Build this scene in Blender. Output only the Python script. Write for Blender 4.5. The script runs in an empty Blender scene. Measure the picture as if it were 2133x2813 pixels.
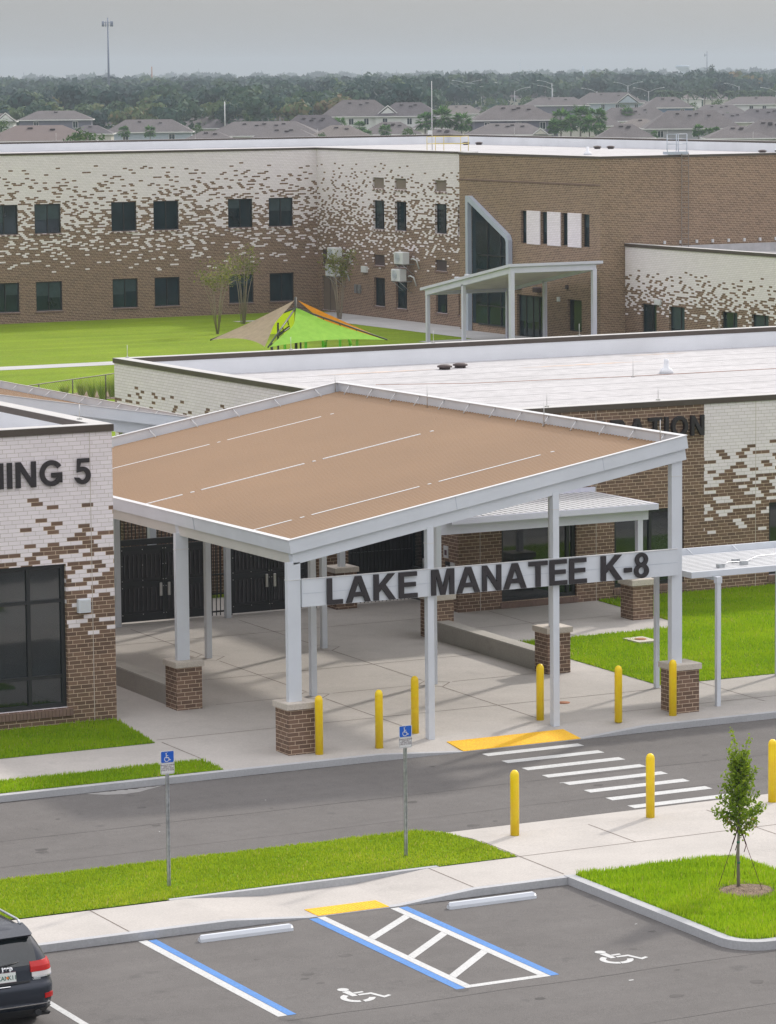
import bpy, math, random
import numpy as np
from mathutils import Vector, Matrix
random.seed(7); RNG = np.random.default_rng(11)
S = bpy.context.scene
COL = S.collection
PI = math.pi

# ------------------------------------------------------------------ camera (a drone 16 m up, long lens)
F_PX, CX, CY, PITCH, ROLL, YAW, CAM_H = 9948.83, 1066.5, 1406.5, 0.120249566, -0.00914737, 0.486451, 16.0
def _axes():
    fw = Vector((0, math.cos(PITCH), -math.sin(PITCH))); rt = Vector((1, 0, 0)); up = Vector((0, math.sin(PITCH), math.cos(PITCH)))
    r2 = rt*math.cos(ROLL) + up*math.sin(ROLL); u2 = -rt*math.sin(ROLL) + up*math.cos(ROLL)
    c, s = math.cos(YAW), math.sin(YAW)
    g = lambda v: Vector((v.x*c + v.y*s, -v.x*s + v.y*c, v.z))
    return g(r2), g(u2), g(fw)
CR, CU, CF = _axes()
cam = bpy.data.cameras.new('camera'); camo = bpy.data.objects.new('camera', cam); COL.objects.link(camo)
m = Matrix((CR, CU, -CF)).transposed().to_4x4(); m.translation = Vector((0, 0, CAM_H)); camo.matrix_world = m
cam.sensor_fit = 'VERTICAL'; cam.sensor_height = 24.0; cam.sensor_width = 18.2; cam.lens = 24.0*F_PX/2813.0
cam.clip_start = 1.0; cam.clip_end = 30000.0
S.camera = camo
def at_dist(u, v, z):
    """ground-plan point and distance of a far thing whose height z is known (u, v measured on the photograph)"""
    d = CF + CR*((u-CX)/F_PX) - CU*((v-CY)/F_PX); t = (z-CAM_H)/d.z
    return Vector((d.x*t, d.y*t, z)), t
def side_px(u, dist, z=0.0):
    """point at ground height z, at this depth along the view, in the direction of photo column u"""
    d = CF + CR*((u-CX)/F_PX); k = dist/math.hypot(d.x, d.y)
    return Vector((d.x*k, d.y*k, z))

def gz(y): return 0.0145*(min(max(y, 30.0), 94.0) - 73.0)     # the site falls gently towards the car park

# ------------------------------------------------------------------ materials
MATS = {}
def nodes_of(name):
    m = bpy.data.materials.new(name); m.use_nodes = True
    nt = m.node_tree; b = nt.nodes['Principled BSDF']
    return m, nt, b
def N(nt, typ, **kw):
    n = nt.nodes.new(typ)
    for k, v in kw.items():
        if k == 'op': n.operation = v
        elif k == 'dt': n.data_type = v
        elif isinstance(k, str) and k.startswith('i') and k[1:].isdigit(): n.inputs[int(k[1:])].default_value = v
        else: setattr(n, k, v)
    return n
def L(nt, a, b): nt.links.new(a, b)
def math_n(nt, op, a, b=None, c=None, clamp=False):
    n = nt.nodes.new('ShaderNodeMath'); n.operation = op; n.use_clamp = clamp
    for i, x in enumerate((a, b, c)):
        if x is None: continue
        if isinstance(x, (int, float)): n.inputs[i].default_value = x
        else: L(nt, x, n.inputs[i])
    return n.outputs[0]
def mixc(nt, f, a, b, blend='MIX'):
    n = nt.nodes.new('ShaderNodeMix'); n.data_type = 'RGBA'; n.blend_type = blend
    for sock, x in ((n.inputs[0], f), (n.inputs[6], a), (n.inputs[7], b)):
        if isinstance(x, (int, float)): sock.default_value = x
        elif isinstance(x, (tuple, list)): sock.default_value = (*x[:3], 1)
        else: L(nt, x, sock)
    return n.outputs[2]
def ramp(nt, fac, stops, interp='LINEAR'):
    n = nt.nodes.new('ShaderNodeValToRGB'); L(nt, fac, n.inputs[0]); e = n.color_ramp; e.interpolation = interp
    while len(e.elements) < len(stops): e.elements.new(0.5)
    for el, (p, c) in zip(e.elements, stops): el.position = p; el.color = (*c[:3], 1) if isinstance(c, (tuple, list)) else (c, c, c, 1)
    return n.outputs[0]
def noise(nt, scale, detail=4, rough=0.55, vec=None):
    n = nt.nodes.new('ShaderNodeTexNoise'); n.inputs['Scale'].default_value = scale; n.inputs['Detail'].default_value = detail
    n.inputs['Roughness'].default_value = rough
    if vec is None:
        g = nt.nodes.new('ShaderNodeNewGeometry'); vec = g.outputs['Position']
    L(nt, vec, n.inputs['Vector']); return n.outputs['Fac']
def bump(nt, b, h, strength=0.3, dist=0.02):
    n = nt.nodes.new('ShaderNodeBump'); n.inputs['Strength'].default_value = strength; n.inputs['Distance'].default_value = dist
    L(nt, h, n.inputs['Height']); L(nt, n.outputs[0], b.inputs['Normal'])
def plain(name, col, rough=0.6, metal=0.0, var=0.12, scale=1.3, spec=0.5, fine=None, bmp=None):
    """paint, metal, plastic: a colour with slow and fine unevenness"""
    m, nt, b = nodes_of(name)
    f = noise(nt, scale, 5); lo = tuple(c*(1-var) for c in col); hi = tuple(min(1, c*(1+var)) for c in col)
    c = ramp(nt, f, [(0.28, lo), (0.72, hi)])
    if fine:
        g = noise(nt, fine[0], 2); c = mixc(nt, fine[1], c, ramp(nt, g, [(0.3, 0.0), (0.7, 1.0)]), 'OVERLAY')
    L(nt, c, b.inputs['Base Color']); b.inputs['Roughness'].default_value = rough; b.inputs['Metallic'].default_value = metal
    b.inputs['Specular IOR Level'].default_value = spec
    if bmp: bump(nt, b, noise(nt, bmp[0], 3), bmp[1], bmp[2])
    MATS[name] = m; return m

BH, BL = 0.1016, 0.305
def brick(name, lo=None, hi=None, brown=(0.168, 0.104, 0.072), white=(0.82, 0.765, 0.80), all_white=False):
    """running-bond wall; below lo all brown, above hi all white, dithered brick by brick in between"""
    m, nt, b = nodes_of(name)
    uv = nt.nodes.new('ShaderNodeUVMap'); sx = nt.nodes.new('ShaderNodeSeparateXYZ'); L(nt, uv.outputs[0], sx.inputs[0])
    u, v = sx.outputs[0], sx.outputs[1]
    vr = math_n(nt, 'DIVIDE', v, BH); row = math_n(nt, 'FLOOR', vr); fv = math_n(nt, 'FRACT', vr)
    par = math_n(nt, 'MULTIPLY', math_n(nt, 'FRACT', math_n(nt, 'MULTIPLY', row, 1/3.0)), 1.0)
    uu = math_n(nt, 'ADD', math_n(nt, 'DIVIDE', u, BL), par); colm = math_n(nt, 'FLOOR', uu); fu = math_n(nt, 'FRACT', uu)
    cx = nt.nodes.new('ShaderNodeCombineXYZ'); L(nt, colm, cx.inputs[0]); L(nt, row, cx.inputs[1])
    wn = nt.nodes.new('ShaderNodeTexWhiteNoise'); wn.noise_dimensions = '2D'; L(nt, cx.outputs[0], wn.inputs['Vector'])
    sc = nt.nodes.new('ShaderNodeSeparateColor'); L(nt, wn.outputs['Color'], sc.inputs[0]); r1, r2, r3 = sc.outputs
    mort = math_n(nt, 'MAXIMUM', math_n(nt, 'LESS_THAN', fu, 0.036), math_n(nt, 'LESS_THAN', fv, 0.115))
    # the masons spread the bricks evenly along slants: an even lattice, half shuffled
    lat = math_n(nt, 'ADD', math_n(nt, 'MULTIPLY', colm, 0.618034), math_n(nt, 'MULTIPLY', row, 0.7548777))
    draw = math_n(nt, 'FRACT', math_n(nt, 'ADD', lat, math_n(nt, 'MULTIPLY', r1, 0.60)))
    if all_white: isw = math_n(nt, 'ADD', math_n(nt, 'MULTIPLY', r1, 0.0), 1.0)
    elif lo is None: isw = math_n(nt, 'MULTIPLY', r1, 0.0)
    else:
        t = math_n(nt, 'DIVIDE', math_n(nt, 'SUBTRACT', math_n(nt, 'MULTIPLY', row, BH), lo), hi-lo, clamp=True)
        t = ramp(nt, t, [(0.0, 0.02), (0.15, 0.13), (0.5, 0.5), (0.85, 0.86), (1.0, 0.98)])
        isw = math_n(nt, 'LESS_THAN', draw, t)
        isw = math_n(nt, 'MAXIMUM', isw, math_n(nt, 'GREATER_THAN', math_n(nt, 'MULTIPLY', row, BH), hi))
        isw = math_n(nt, 'MULTIPLY', isw, math_n(nt, 'GREATER_THAN', math_n(nt, 'MULTIPLY', row, BH), lo))
    bl = tuple(c*0.78 for c in brown); bh = tuple(min(1, c*1.2) for c in brown)
    cb = mixc(nt, r2, bl, bh); cw = mixc(nt, r3, tuple(c*0.92 for c in white), white)
    cbr = mixc(nt, isw, cb, cw)
    mo = mixc(nt, isw, (0.62, 0.49, 0.365), (0.50, 0.45, 0.42))
    c = mixc(nt, mort, cbr, mo)
    wea = noise(nt, 0.45, 5); c = mixc(nt, 0.35, c, ramp(nt, wea, [(0.25, 0.42), (0.75, 0.58)]), 'OVERLAY')
    L(nt, c, b.inputs['Base Color']); b.inputs['Roughness'].default_value = 0.82
    h = math_n(nt, 'SUBTRACT', 1.0, mort); bump(nt, b, h, 0.35, 0.006)
    MATS[name] = m; return m

def glass(name, tint=(0.012, 0.018, 0.021), rough=0.04):
    m, nt, b = nodes_of(name)
    f = noise(nt, 0.8, 3); c = ramp(nt, f, [(0.3, tuple(x*0.6 for x in tint)), (0.7, tuple(x*1.5 for x in tint))])
    L(nt, c, b.inputs['Base Color']); b.inputs['Roughness'].default_value = rough; b.inputs['IOR'].default_value = 1.75
    bump(nt, b, noise(nt, 0.9, 1), 0.05, 0.05)
    MATS[name] = m; return m

def asphalt(name, base=0.105):
    m, nt, b = nodes_of(name)
    big = noise(nt, 0.35, 5, 0.6); mid = noise(nt, 3.0, 5, 0.7); fine = noise(nt, 60.0, 2, 0.7)
    c = ramp(nt, big, [(0.25, (base*0.92, base*0.875, base*0.85)), (0.75, (base*1.10, base*1.05, base*1.02))])
    c = mixc(nt, 0.3, c, ramp(nt, mid, [(0.3, 0.40), (0.7, 0.60)]), 'OVERLAY')
    c = mixc(nt, 0.7, c, ramp(nt, fine, [(0.25, 0.25), (0.75, 0.75)]), 'OVERLAY')
    mp = nt.nodes.new('ShaderNodeMapping'); g = nt.nodes.new('ShaderNodeNewGeometry'); L(nt, g.outputs['Position'], mp.inputs[0]); mp.inputs['Scale'].default_value = (0.10, 1.5, 1)
    st = noise(nt, 1.0, 4, 0.6, mp.outputs[0]); c = mixc(nt, 0.22, c, ramp(nt, st, [(0.35, 0.40), (0.65, 0.58)]), 'OVERLAY')
    spot = noise(nt, 1.6, 3, 0.5); c = mixc(nt, ramp(nt, spot, [(0.66, 0.0), (0.76, 0.35)]), c, (base*0.45, base*0.44, base*0.45))
    L(nt, c, b.inputs['Base Color']); b.inputs['Roughness'].default_value = 0.92; b.inputs['Specular IOR Level'].default_value = 0.25
    bump(nt, b, fine, 0.4, 0.008)
    MATS[name] = m; return m

def concrete(name, col=(0.40, 0.385, 0.365), dirt=0.5):
    m, nt, b = nodes_of(name)
    big = noise(nt, 0.5, 6, 0.6); fine = noise(nt, 22.0, 3, 0.6)
    c = ramp(nt, big, [(0.25, tuple(x*0.86 for x in col)), (0.75, tuple(x*1.08 for x in col))])
    c = mixc(nt, 0.35, c, ramp(nt, fine, [(0.3, 0.38), (0.7, 0.62)]), 'OVERLAY')
    spot = noise(nt, 1.1, 5, 0.7); c = mixc(nt, ramp(nt, spot, [(0.56, 0.0), (0.78, dirt)]), c, tuple(x*0.62 for x in col))
    L(nt, c, b.inputs['Base Color']); b.inputs['Roughness'].default_value = 0.88; bump(nt, b, fine, 0.2, 0.004)
    MATS[name] = m; return m

def turf(name, a, bcol, dry, scale=1.0):
    m, nt, b = nodes_of(name)
    big = noise(nt, 0.28*scale, 5, 0.6); fine = noise(nt, 28*scale, 3, 0.7); mid = noise(nt, 2.2*scale, 5, 0.65)
    c = ramp(nt, big, [(0.3, a), (0.7, bcol)])
    c = mixc(nt, ramp(nt, mid, [(0.5, 0.0), (0.75, 0.6)]), c, dry)
    c = mixc(nt, 0.75, c, ramp(nt, fine, [(0.25, 0.22), (0.75, 0.74)]), 'OVERLAY')
    mp = nt.nodes.new('ShaderNodeMapping'); g = nt.nodes.new('ShaderNodeNewGeometry'); L(nt, g.outputs['Position'], mp.inputs[0]); mp.inputs['Scale'].default_value = (0.05, 0.9, 1)
    c = mixc(nt, 0.4, c, ramp(nt, noise(nt, 1.0, 3, 0.5, mp.outputs[0]), [(0.3, 0.36), (0.7, 0.64)]), 'OVERLAY')
    L(nt, c, b.inputs['Base Color']); b.inputs['Roughness'].default_value = 0.95; b.inputs['Specular IOR Level'].default_value = 0.1
    bump(nt, b, fine, 0.6, 0.03)
    MATS[name] = m; return m

def foliage(name, stops, trans=0.25, rough=0.7):
    """leaves: colour drawn per leaf from the u of the UV map"""
    m, nt, b = nodes_of(name)
    uv = nt.nodes.new('ShaderNodeUVMap'); sx = nt.nodes.new('ShaderNodeSeparateXYZ'); L(nt, uv.outputs[0], sx.inputs[0])
    c = ramp(nt, sx.outputs[0], stops)
    L(nt, c, b.inputs['Base Color']); b.inputs['Roughness'].default_value = rough; b.inputs['Specular IOR Level'].default_value = 0.2
    tr = nt.nodes.new('ShaderNodeBsdfTranslucent'); L(nt, c, tr.inputs['Color'])
    mx = nt.nodes.new('ShaderNodeMixShader'); mx.inputs[0].default_value = trans
    out = nt.nodes['Material Output']; L(nt, b.outputs[0], mx.inputs[1]); L(nt, tr.outputs[0], mx.inputs[2]); L(nt, mx.outputs[0], out.inputs['Surface'])
    MATS[name] = m; return m

# ------------------------------------------------------------------ mesh builder
class MB:
    def __init__(s): s.v = []; s.f = []; s.sm = []
    def poly(s, pts, smooth=False):
        i = len(s.v); s.v.extend([tuple(p) for p in pts]); s.f.append(tuple(range(i, i+len(pts)))); s.sm.append(smooth); return s
    def box(s, x0, x1, y0, y1, z0, z1):
        i = len(s.v); s.v.extend([(x0,y0,z0),(x1,y0,z0),(x1,y1,z0),(x0,y1,z0),(x0,y0,z1),(x1,y0,z1),(x1,y1,z1),(x0,y1,z1)])
        for f in ((0,3,2,1),(4,5,6,7),(0,1,5,4),(1,2,6,5),(2,3,7,6),(3,0,4,7)): s.f.append(tuple(i+k for k in f)); s.sm.append(False)
        return s
    def hexa(s, p):
        """8 corners: bottom 4 ccw, top 4 ccw"""
        i = len(s.v); s.v.extend([tuple(q) for q in p])
        for f in ((0,3,2,1),(4,5,6,7),(0,1,5,4),(1,2,6,5),(2,3,7,6),(3,0,4,7)): s.f.append(tuple(i+k for k in f)); s.sm.append(False)
        return s
    def bevbox(s, x0, x1, y0, y1, z0, z1, c=0.02):
        """box whose four upright edges and top edges are chamfered"""
        def ring(z, o): return [(x0+o+c, y0+o, z), (x1-o-c, y0+o, z), (x1-o, y0+o+c, z), (x1-o, y1-o-c, z), (x1-o-c, y1-o, z), (x0+o+c, y1-o, z), (x0+o, y1-o-c, z), (x0+o, y0+o+c, z)]
        r = [ring(z0, 0), ring(z1-c, 0), ring(z1, c)]
        return s.rings(r)
    def rings(s, rs, cap=True, smooth=False, closed=True):
        i = len(s.v); n = len(rs[0])
        for r in rs: s.v.extend([tuple(p) for p in r])
        for a in range(len(rs)-1):
            for k in range(n if closed else n-1):
                k2 = (k+1) % n
                s.f.append((i+a*n+k, i+a*n+k2, i+(a+1)*n+k2, i+(a+1)*n+k)); s.sm.append(smooth)
        if cap:
            s.f.append(tuple(i+k for k in reversed(range(n)))); s.sm.append(False)
            s.f.append(tuple(i+(len(rs)-1)*n+k for k in range(n))); s.sm.append(False)
        return s
    def tube(s, p0, p1, r0, r1=None, n=10, smooth=True, cap=True):
        r1 = r0 if r1 is None else r1; p0, p1 = Vector(p0), Vector(p1); d = (p1-p0).normalized()
        a = d.cross(Vector((0,0,1)) if abs(d.z) < 0.95 else Vector((1,0,0))).normalized(); b = d.cross(a)
        R = [[p + (a*math.cos(t)+b*math.sin(t))*r for t in [2*PI*k/n for k in range(n)]] for p, r in ((p0, r0), (p1, r1))]
        R = [r[::-1] for r in R]
        return s.rings(R, cap, smooth)
    def path(s, pts, r, n=8):
        pts = [Vector(p) for p in pts]; rs = []
        for i, p in enumerate(pts):
            d = (pts[min(i+1, len(pts)-1)] - pts[max(i-1, 0)]).normalized()
            a = d.cross(Vector((0,0,1)) if abs(d.z) < 0.95 else Vector((1,0,0))).normalized(); b = d.cross(a)
            rr = r[i] if isinstance(r, (list, tuple)) else r
            rs.append([p + (a*math.cos(t)+b*math.sin(t))*rr for t in [-2*PI*k/n for k in range(n)]])
        return s.rings(rs, True, True)
    def lathe(s, c, prof, n=20, smooth=True):
        return s.rings([[(c[0]+r*math.cos(2*PI*k/n), c[1]+r*math.sin(2*PI*k/n), c[2]+z) for k in range(n)] for r, z in prof], True, smooth)
    def prism(s, poly, zt, zb):
        """upright prism over a ccw plan polygon; zt/zb numbers or functions of (x, y)"""
        T = zt if callable(zt) else (lambda x, y: zt); B = zb if callable(zb) else (lambda x, y: zb)
        i = len(s.v); n = len(poly)
        s.v.extend([(x, y, B(x, y)) for x, y in poly]); s.v.extend([(x, y, T(x, y)) for x, y in poly])
        s.f.append(tuple(i+k for k in reversed(range(n)))); s.f.append(tuple(i+n+k for k in range(n))); s.sm += [False, False]
        for k in range(n): s.f.append((i+k, i+(k+1) % n, i+n+(k+1) % n, i+n+k)); s.sm.append(False)
        return s
    def wall(s, mapf, u0, u1, z0, z1, holes, depth):
        """wall face with openings and their reveals. mapf(u, z, d): d inward. holes: (ua, ub, za, zb)"""
        us = sorted(set([u0, u1] + [h[i] for h in holes for i in (0, 1)])); zs = sorted(set([z0, z1] + [h[i] for h in holes for i in (2, 3)]))
        us = [u for u in us if u0 <= u <= u1]; zs = [z for z in zs if z0 <= z <= z1]
        for a in range(len(us)-1):
            for b in range(len(zs)-1):
                cu, cz = (us[a]+us[a+1])/2, (zs[b]+zs[b+1])/2
                if any(h[0] < cu < h[1] and h[2] < cz < h[3] for h in holes): continue
                s.poly([mapf(us[a], zs[b], 0), mapf(us[a+1], zs[b], 0), mapf(us[a+1], zs[b+1], 0), mapf(us[a], zs[b+1], 0)])
        for (a, b, c, d) in holes:
            a, b = max(a, u0), min(b, u1)
            for (p, q, r, t) in (((a,c),(a,d),(0,),0), ((b,d),(b,c),(0,),0), ((a,d),(b,d),(0,),0), ((b,c),(a,c),(0,),0)):
                s.poly([mapf(p[0], p[1], 0), mapf(q[0], q[1], 0), mapf(q[0], q[1], depth), mapf(p[0], p[1], depth)])
        return s
    def build(s, name, mat, parent=None, origin=None, uvs=None):
        me = bpy.data.meshes.new(name)
        if parent is not None and origin is None: origin = Vector((0,0,0))
        if parent is not None: base = world_loc(parent)
        else: base = Vector(origin) if origin is not None else Vector((0,0,0))
        me.from_pydata([(v[0]-base.x, v[1]-base.y, v[2]-base.z) for v in s.v], [], s.f)
        me.polygons.foreach_set('use_smooth', s.sm)
        uvl = me.uv_layers.new(name='UVMap'); co = []
        for p in me.polygons:
            n = p.normal; ax = max(range(3), key=lambda k: abs(n[k]))
            for vi in p.vertices:
                v = s.v[vi]
                co.extend((v[0], v[1]) if ax == 2 else ((v[1], v[2]) if ax == 0 else (v[0], v[2])))
        uvl.data.foreach_set('uv', co)
        for mm in (mat if isinstance(mat, (list, tuple)) else [mat]): me.materials.append(MATS[mm] if isinstance(mm, str) else mm)
        me.validate(); me.update()
        o = bpy.data.objects.new(name, me); COL.objects.link(o)
        if parent is not None: o.parent = parent
        else: o.location = base
        return o
def world_loc(o):
    v = Vector((0,0,0))
    while o is not None: v += o.location; o = o.parent
    return v
def tag(o, label=None, cat=None, group=None, kind=None):
    for k, v in (('label', label), ('category', cat), ('group', group), ('kind', kind)):
        if v: o[k] = v
    return o
def thing(name, label, cat, loc=(0,0,0), group=None):
    o = bpy.data.objects.new(name, None); COL.objects.link(o); o.location = loc; o.empty_display_size = 0.3
    return tag(o, label, cat, group)
def dup(o, loc, label=None, rz=None, sc=None, parent=None):
    c = o.copy(); COL.objects.link(c); c.parent = parent
    if parent is None:
        c.location = loc
        if rz is not None: c.rotation_euler.z = rz
        if sc is not None: c.scale = (sc, sc, sc)
        if label: c['label'] = label
    for ch in list(o.children): dup(ch, None, parent=c)
    return c
def fast_mesh(name, verts, faces_n, mat, parent=None, uvx=None, kind=None, smooth=False, loc=None):
    """numpy mesh of equal n-gons laid out vertex after vertex; uvx one value per face"""
    nv = len(verts); nf = nv//faces_n
    me = bpy.data.meshes.new(name); me.vertices.add(nv); me.vertices.foreach_set('co', np.ascontiguousarray(verts, dtype=np.float32).ravel())
    me.loops.add(nv); me.loops.foreach_set('vertex_index', np.arange(nv, dtype=np.int32))
    me.polygons.add(nf); me.polygons.foreach_set('loop_start', np.arange(0, nv, faces_n, dtype=np.int32)); me.polygons.foreach_set('loop_total', np.full(nf, faces_n, dtype=np.int32))
    uvl = me.uv_layers.new(name='UVMap')
    ux = np.repeat(uvx if uvx is not None else RNG.random(nf), faces_n); uvl.data.foreach_set('uv', np.stack([ux, ux*0], 1).astype(np.float32).ravel())
    me.materials.append(MATS[mat]); me.update(calc_edges=True)
    if smooth: me.polygons.foreach_set('use_smooth', np.ones(nf, dtype=bool))
    o = bpy.data.objects.new(name, me); COL.objects.link(o)
    if parent is not None: o.parent = parent
    if loc is not None: o.location = loc
    if kind: o['kind'] = kind
    return o
def structure(o): o['kind'] = 'structure'; return o
# ------------------------------------------------------------------ sky, sun, haze
SUN_EL, SUN_AZ = math.radians(34.0), math.radians(62.6)          # azimuth from +Y towards +X
w = bpy.data.worlds.new('World'); S.world = w; w.use_nodes = True
nt = w.node_tree; bg = nt.nodes['Background']
sky = nt.nodes.new('ShaderNodeTexSky'); sky.sky_type = 'NISHITA'; sky.sun_disc = False
sky.sun_elevation = SUN_EL; sky.sun_rotation = SUN_AZ; sky.air_density = 1.2; sky.dust_density = 4.0; sky.ozone_density = 1.0
hs = nt.nodes.new('ShaderNodeHueSaturation'); hs.inputs['Saturation'].default_value = 0.55; L(nt, sky.outputs[0], hs.inputs['Color'])
# a thin bright overcast: brightest overhead, greyer towards the horizon
tc = nt.nodes.new('ShaderNodeTexCoord'); sp = nt.nodes.new('ShaderNodeSeparateXYZ'); L(nt, tc.outputs['Generated'], sp.inputs[0])
cl = noise(nt, 2.2, 5, 0.55, tc.outputs['Generated'])
el = ramp(nt, sp.outputs[2], [(0.0, (2.80, 2.86, 2.87)), (0.12, (3.35, 3.42, 3.43)), (0.45, (9.8, 9.6, 9.9)), (1.0, (13.2, 12.8, 13.0))])
cloud = mixc(nt, 0.25, el, ramp(nt, cl, [(0.3, 0.35), (0.7, 0.65)]), 'OVERLAY')
c = mixc(nt, 0.80, hs.outputs[0], cloud); L(nt, c, bg.inputs['Color']); bg.inputs['Strength'].default_value = 0.11
sd = bpy.data.lights.new('sun', 'SUN'); sd.energy = 1.75; sd.angle = math.radians(3.0); sd.color = (1.0, 0.93, 0.84)
so = bpy.data.objects.new('sun', sd); COL.objects.link(so)
sv = Vector((math.sin(SUN_AZ)*math.cos(SUN_EL), math.cos(SUN_AZ)*math.cos(SUN_EL), math.sin(SUN_EL)))
so.rotation_euler = (-sv).to_track_quat('-Z', 'Y').to_euler(); so.location = sv*300
vs = S.view_settings; vs.view_transform = 'Standard'; vs.look = 'None'; vs.gamma = 1.0; vs.use_curve_mapping = False; vs.exposure = 0.46

# ------------------------------------------------------------------ the palette
brick('brick_brown'); brick('brick_white', all_white=True)
brick('brick_dither_left', 2.35, 5.9); brick('brick_dither_office', 1.9, 5.15); brick('brick_dither_side', 2.0, 5.4)
brick('brick_dither_far', 3.4, 10.3, brown=(0.172, 0.108, 0.076)); brick('brick_dither_low', 1.7, 4.9)
brick('brick_brown_far', brown=(0.205, 0.135, 0.088))
glass('glass'); glass('glass_teal', (0.008, 0.022, 0.028), 0.08); MATS['glass_teal'].node_tree.nodes['Principled BSDF'].inputs['IOR'].default_value = 1.5
plain('white_paint', (0.62, 0.66, 0.72), 0.42, var=0.05); plain('canopy_pale', (0.62, 0.625, 0.735), 0.42, var=0.05); plain('cream_metal', (0.60, 0.60, 0.57), 0.4, var=0.05)
plain('white_roof', (0.425, 0.42, 0.43), 0.8, var=0.07, scale=0.25, fine=(2.2, 0.12)); plain('parapet_white', (0.74, 0.76, 0.80), 0.75, var=0.06, scale=0.6)
plain('brown_metal', (0.075, 0.058, 0.048), 0.45); plain('coping_top', (0.48, 0.475, 0.465), 0.5, var=0.05)
plain('tan_deck', (0.300, 0.190, 0.106), 0.5, var=0.08, scale=0.16); plain('cap_stone', (0.52, 0.475, 0.42), 0.85, var=0.06, fine=(30, 0.12))
plain('black_metal', (0.016, 0.018, 0.022), 0.45, var=0.2); plain('black_frame', (0.020, 0.022, 0.025), 0.4); plain('dark_vent', (0.070, 0.050, 0.048), 0.7)
plain('letter_dark', (0.022, 0.018, 0.022), 0.55, var=0.1, fine=(40, 0.3)); plain('steel', (0.55, 0.55, 0.54), 0.3, 0.85); plain('galv', (0.42, 0.44, 0.46), 0.38, 0.75, fine=(12, 0.2))
plain('yellow_paint', (0.88, 0.62, 0.004), 0.42, var=0.06, fine=(6, 0.12)); plain('yellow_pad', (0.80, 0.45, 0.008), 0.75, var=0.06, fine=(30, 0.3))
plain('line_white', (0.50, 0.51, 0.51), 0.8, var=0.05, scale=3, fine=(25, 0.14)); plain('line_blue', (0.075, 0.21, 0.50), 0.8, var=0.06, scale=3, fine=(25, 0.14))
plain('sign_blue', (0.006, 0.10, 0.52), 0.35, var=0.04); plain('sign_white', (0.62, 0.63, 0.645), 0.4, var=0.03); plain('sign_text', (0.10, 0.05, 0.07), 0.6)
plain('green_paint', (0.16, 0.56, 0.03), 0.45); plain('sail_green', (0.34, 0.66, 0.075), 0.85, var=0.04, fine=(3, 0.1)); plain('sail_lime', (0.42, 0.56, 0.02), 0.85, var=0.04)
plain('sail_beige', (0.52, 0.40, 0.31), 0.85, var=0.04, fine=(3, 0.1)); plain('sail_orange', (0.50, 0.20, 0.018), 0.85, var=0.05, fine=(3, 0.1)); plain('bronze', (0.05, 0.055, 0.045), 0.5)
plain('mulch', (0.20, 0.145, 0.10), 0.95, var=0.3, scale=6, fine=(45, 0.9), bmp=(40, 0.8, 0.03)); plain('ac_body', (0.62, 0.64, 0.65), 0.5, var=0.05)
plain('door_tan', (0.16, 0.125, 0.10), 0.55); plain('vent_tan', (0.21, 0.17, 0.14), 0.6); plain('rust', (0.35, 0.15, 0.08), 0.9)
plain('joint', (0.17, 0.14, 0.12), 0.95); plain('car_paint', (0.028, 0.034, 0.048), 0.22, 0.35, var=0.05); plain('car_trim', (0.02, 0.022, 0.026), 0.5)
plain('tyre', (0.018, 0.018, 0.019), 0.85, fine=(30, 0.3)); plain('lamp_red', (0.50, 0.012, 0.012), 0.12); plain('lamp_clear', (0.62, 0.60, 0.60), 0.15); plain('chrome', (0.75, 0.76, 0.78), 0.15, 0.9)
plain('plate_white', (0.70, 0.74, 0.72), 0.5); plain('plate_green', (0.03, 0.13, 0.09), 0.6); plain('orange_mark', (0.80, 0.22, 0.03), 0.6)
plain('grey_frame', (0.42, 0.47, 0.55), 0.4, var=0.04); plain('soffit', (0.62, 0.58, 0.52), 0.7)
concrete('concrete', (0.445, 0.422, 0.398), 0.4); concrete('concrete_kerb', (0.42, 0.43, 0.45), 0.45); concrete('concrete_wall', (0.36, 0.345, 0.315), 0.8); concrete('concrete_far', (0.42, 0.42, 0.42), 0.3)
asphalt('asphalt_lot', 0.130); asphalt('asphalt_road', 0.132)
turf('turf_near', (0.13, 0.24, 0.012), (0.17, 0.28, 0.014), (0.22, 0.25, 0.035)); turf('turf_far', (0.140, 0.215, 0.012), (0.185, 0.265, 0.014), (0.21, 0.26, 0.03), 0.5)
turf('ground_far', (0.07, 0.10, 0.03), (0.11, 0.13, 0.045), (0.16, 0.15, 0.07), 0.05)
foliage('blades', [(0.0, (0.15, 0.27, 0.008)), (0.35, (0.29, 0.47, 0.010)), (0.75, (0.40, 0.55, 0.018)), (0.92, (0.55, 0.60, 0.04)), (1.0, (0.52, 0.46, 0.14))], 0.5)
foliage('blades_dry', [(0.0, (0.18, 0.27, 0.010)), (0.4, (0.30, 0.43, 0.014)), (0.8, (0.45, 0.53, 0.035)), (1.0, (0.56, 0.49, 0.15))], 0.5)
foliage('leaf_sapling', [(0.0, (0.08, 0.15, 0.012)), (0.5, (0.22, 0.33, 0.025)), (0.85, (0.38, 0.48, 0.04)), (1.0, (0.50, 0.36, 0.12))], 0.55)
foliage('leaf_thin', [(0.0, (0.10, 0.13, 0.03)), (0.6, (0.21, 0.24, 0.04)), (1.0, (0.34, 0.32, 0.10))], 0.35)
foliage('leaf_tuft', [(0.0, (0.22, 0.33, 0.03)), (0.6, (0.38, 0.50, 0.06)), (1.0, (0.55, 0.56, 0.2))], 0.45)
foliage('leaf_palm', [(0.0, (0.03, 0.095, 0.03)), (0.6, (0.085, 0.21, 0.04)), (1.0, (0.18, 0.30, 0.06))], 0.35)
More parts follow.
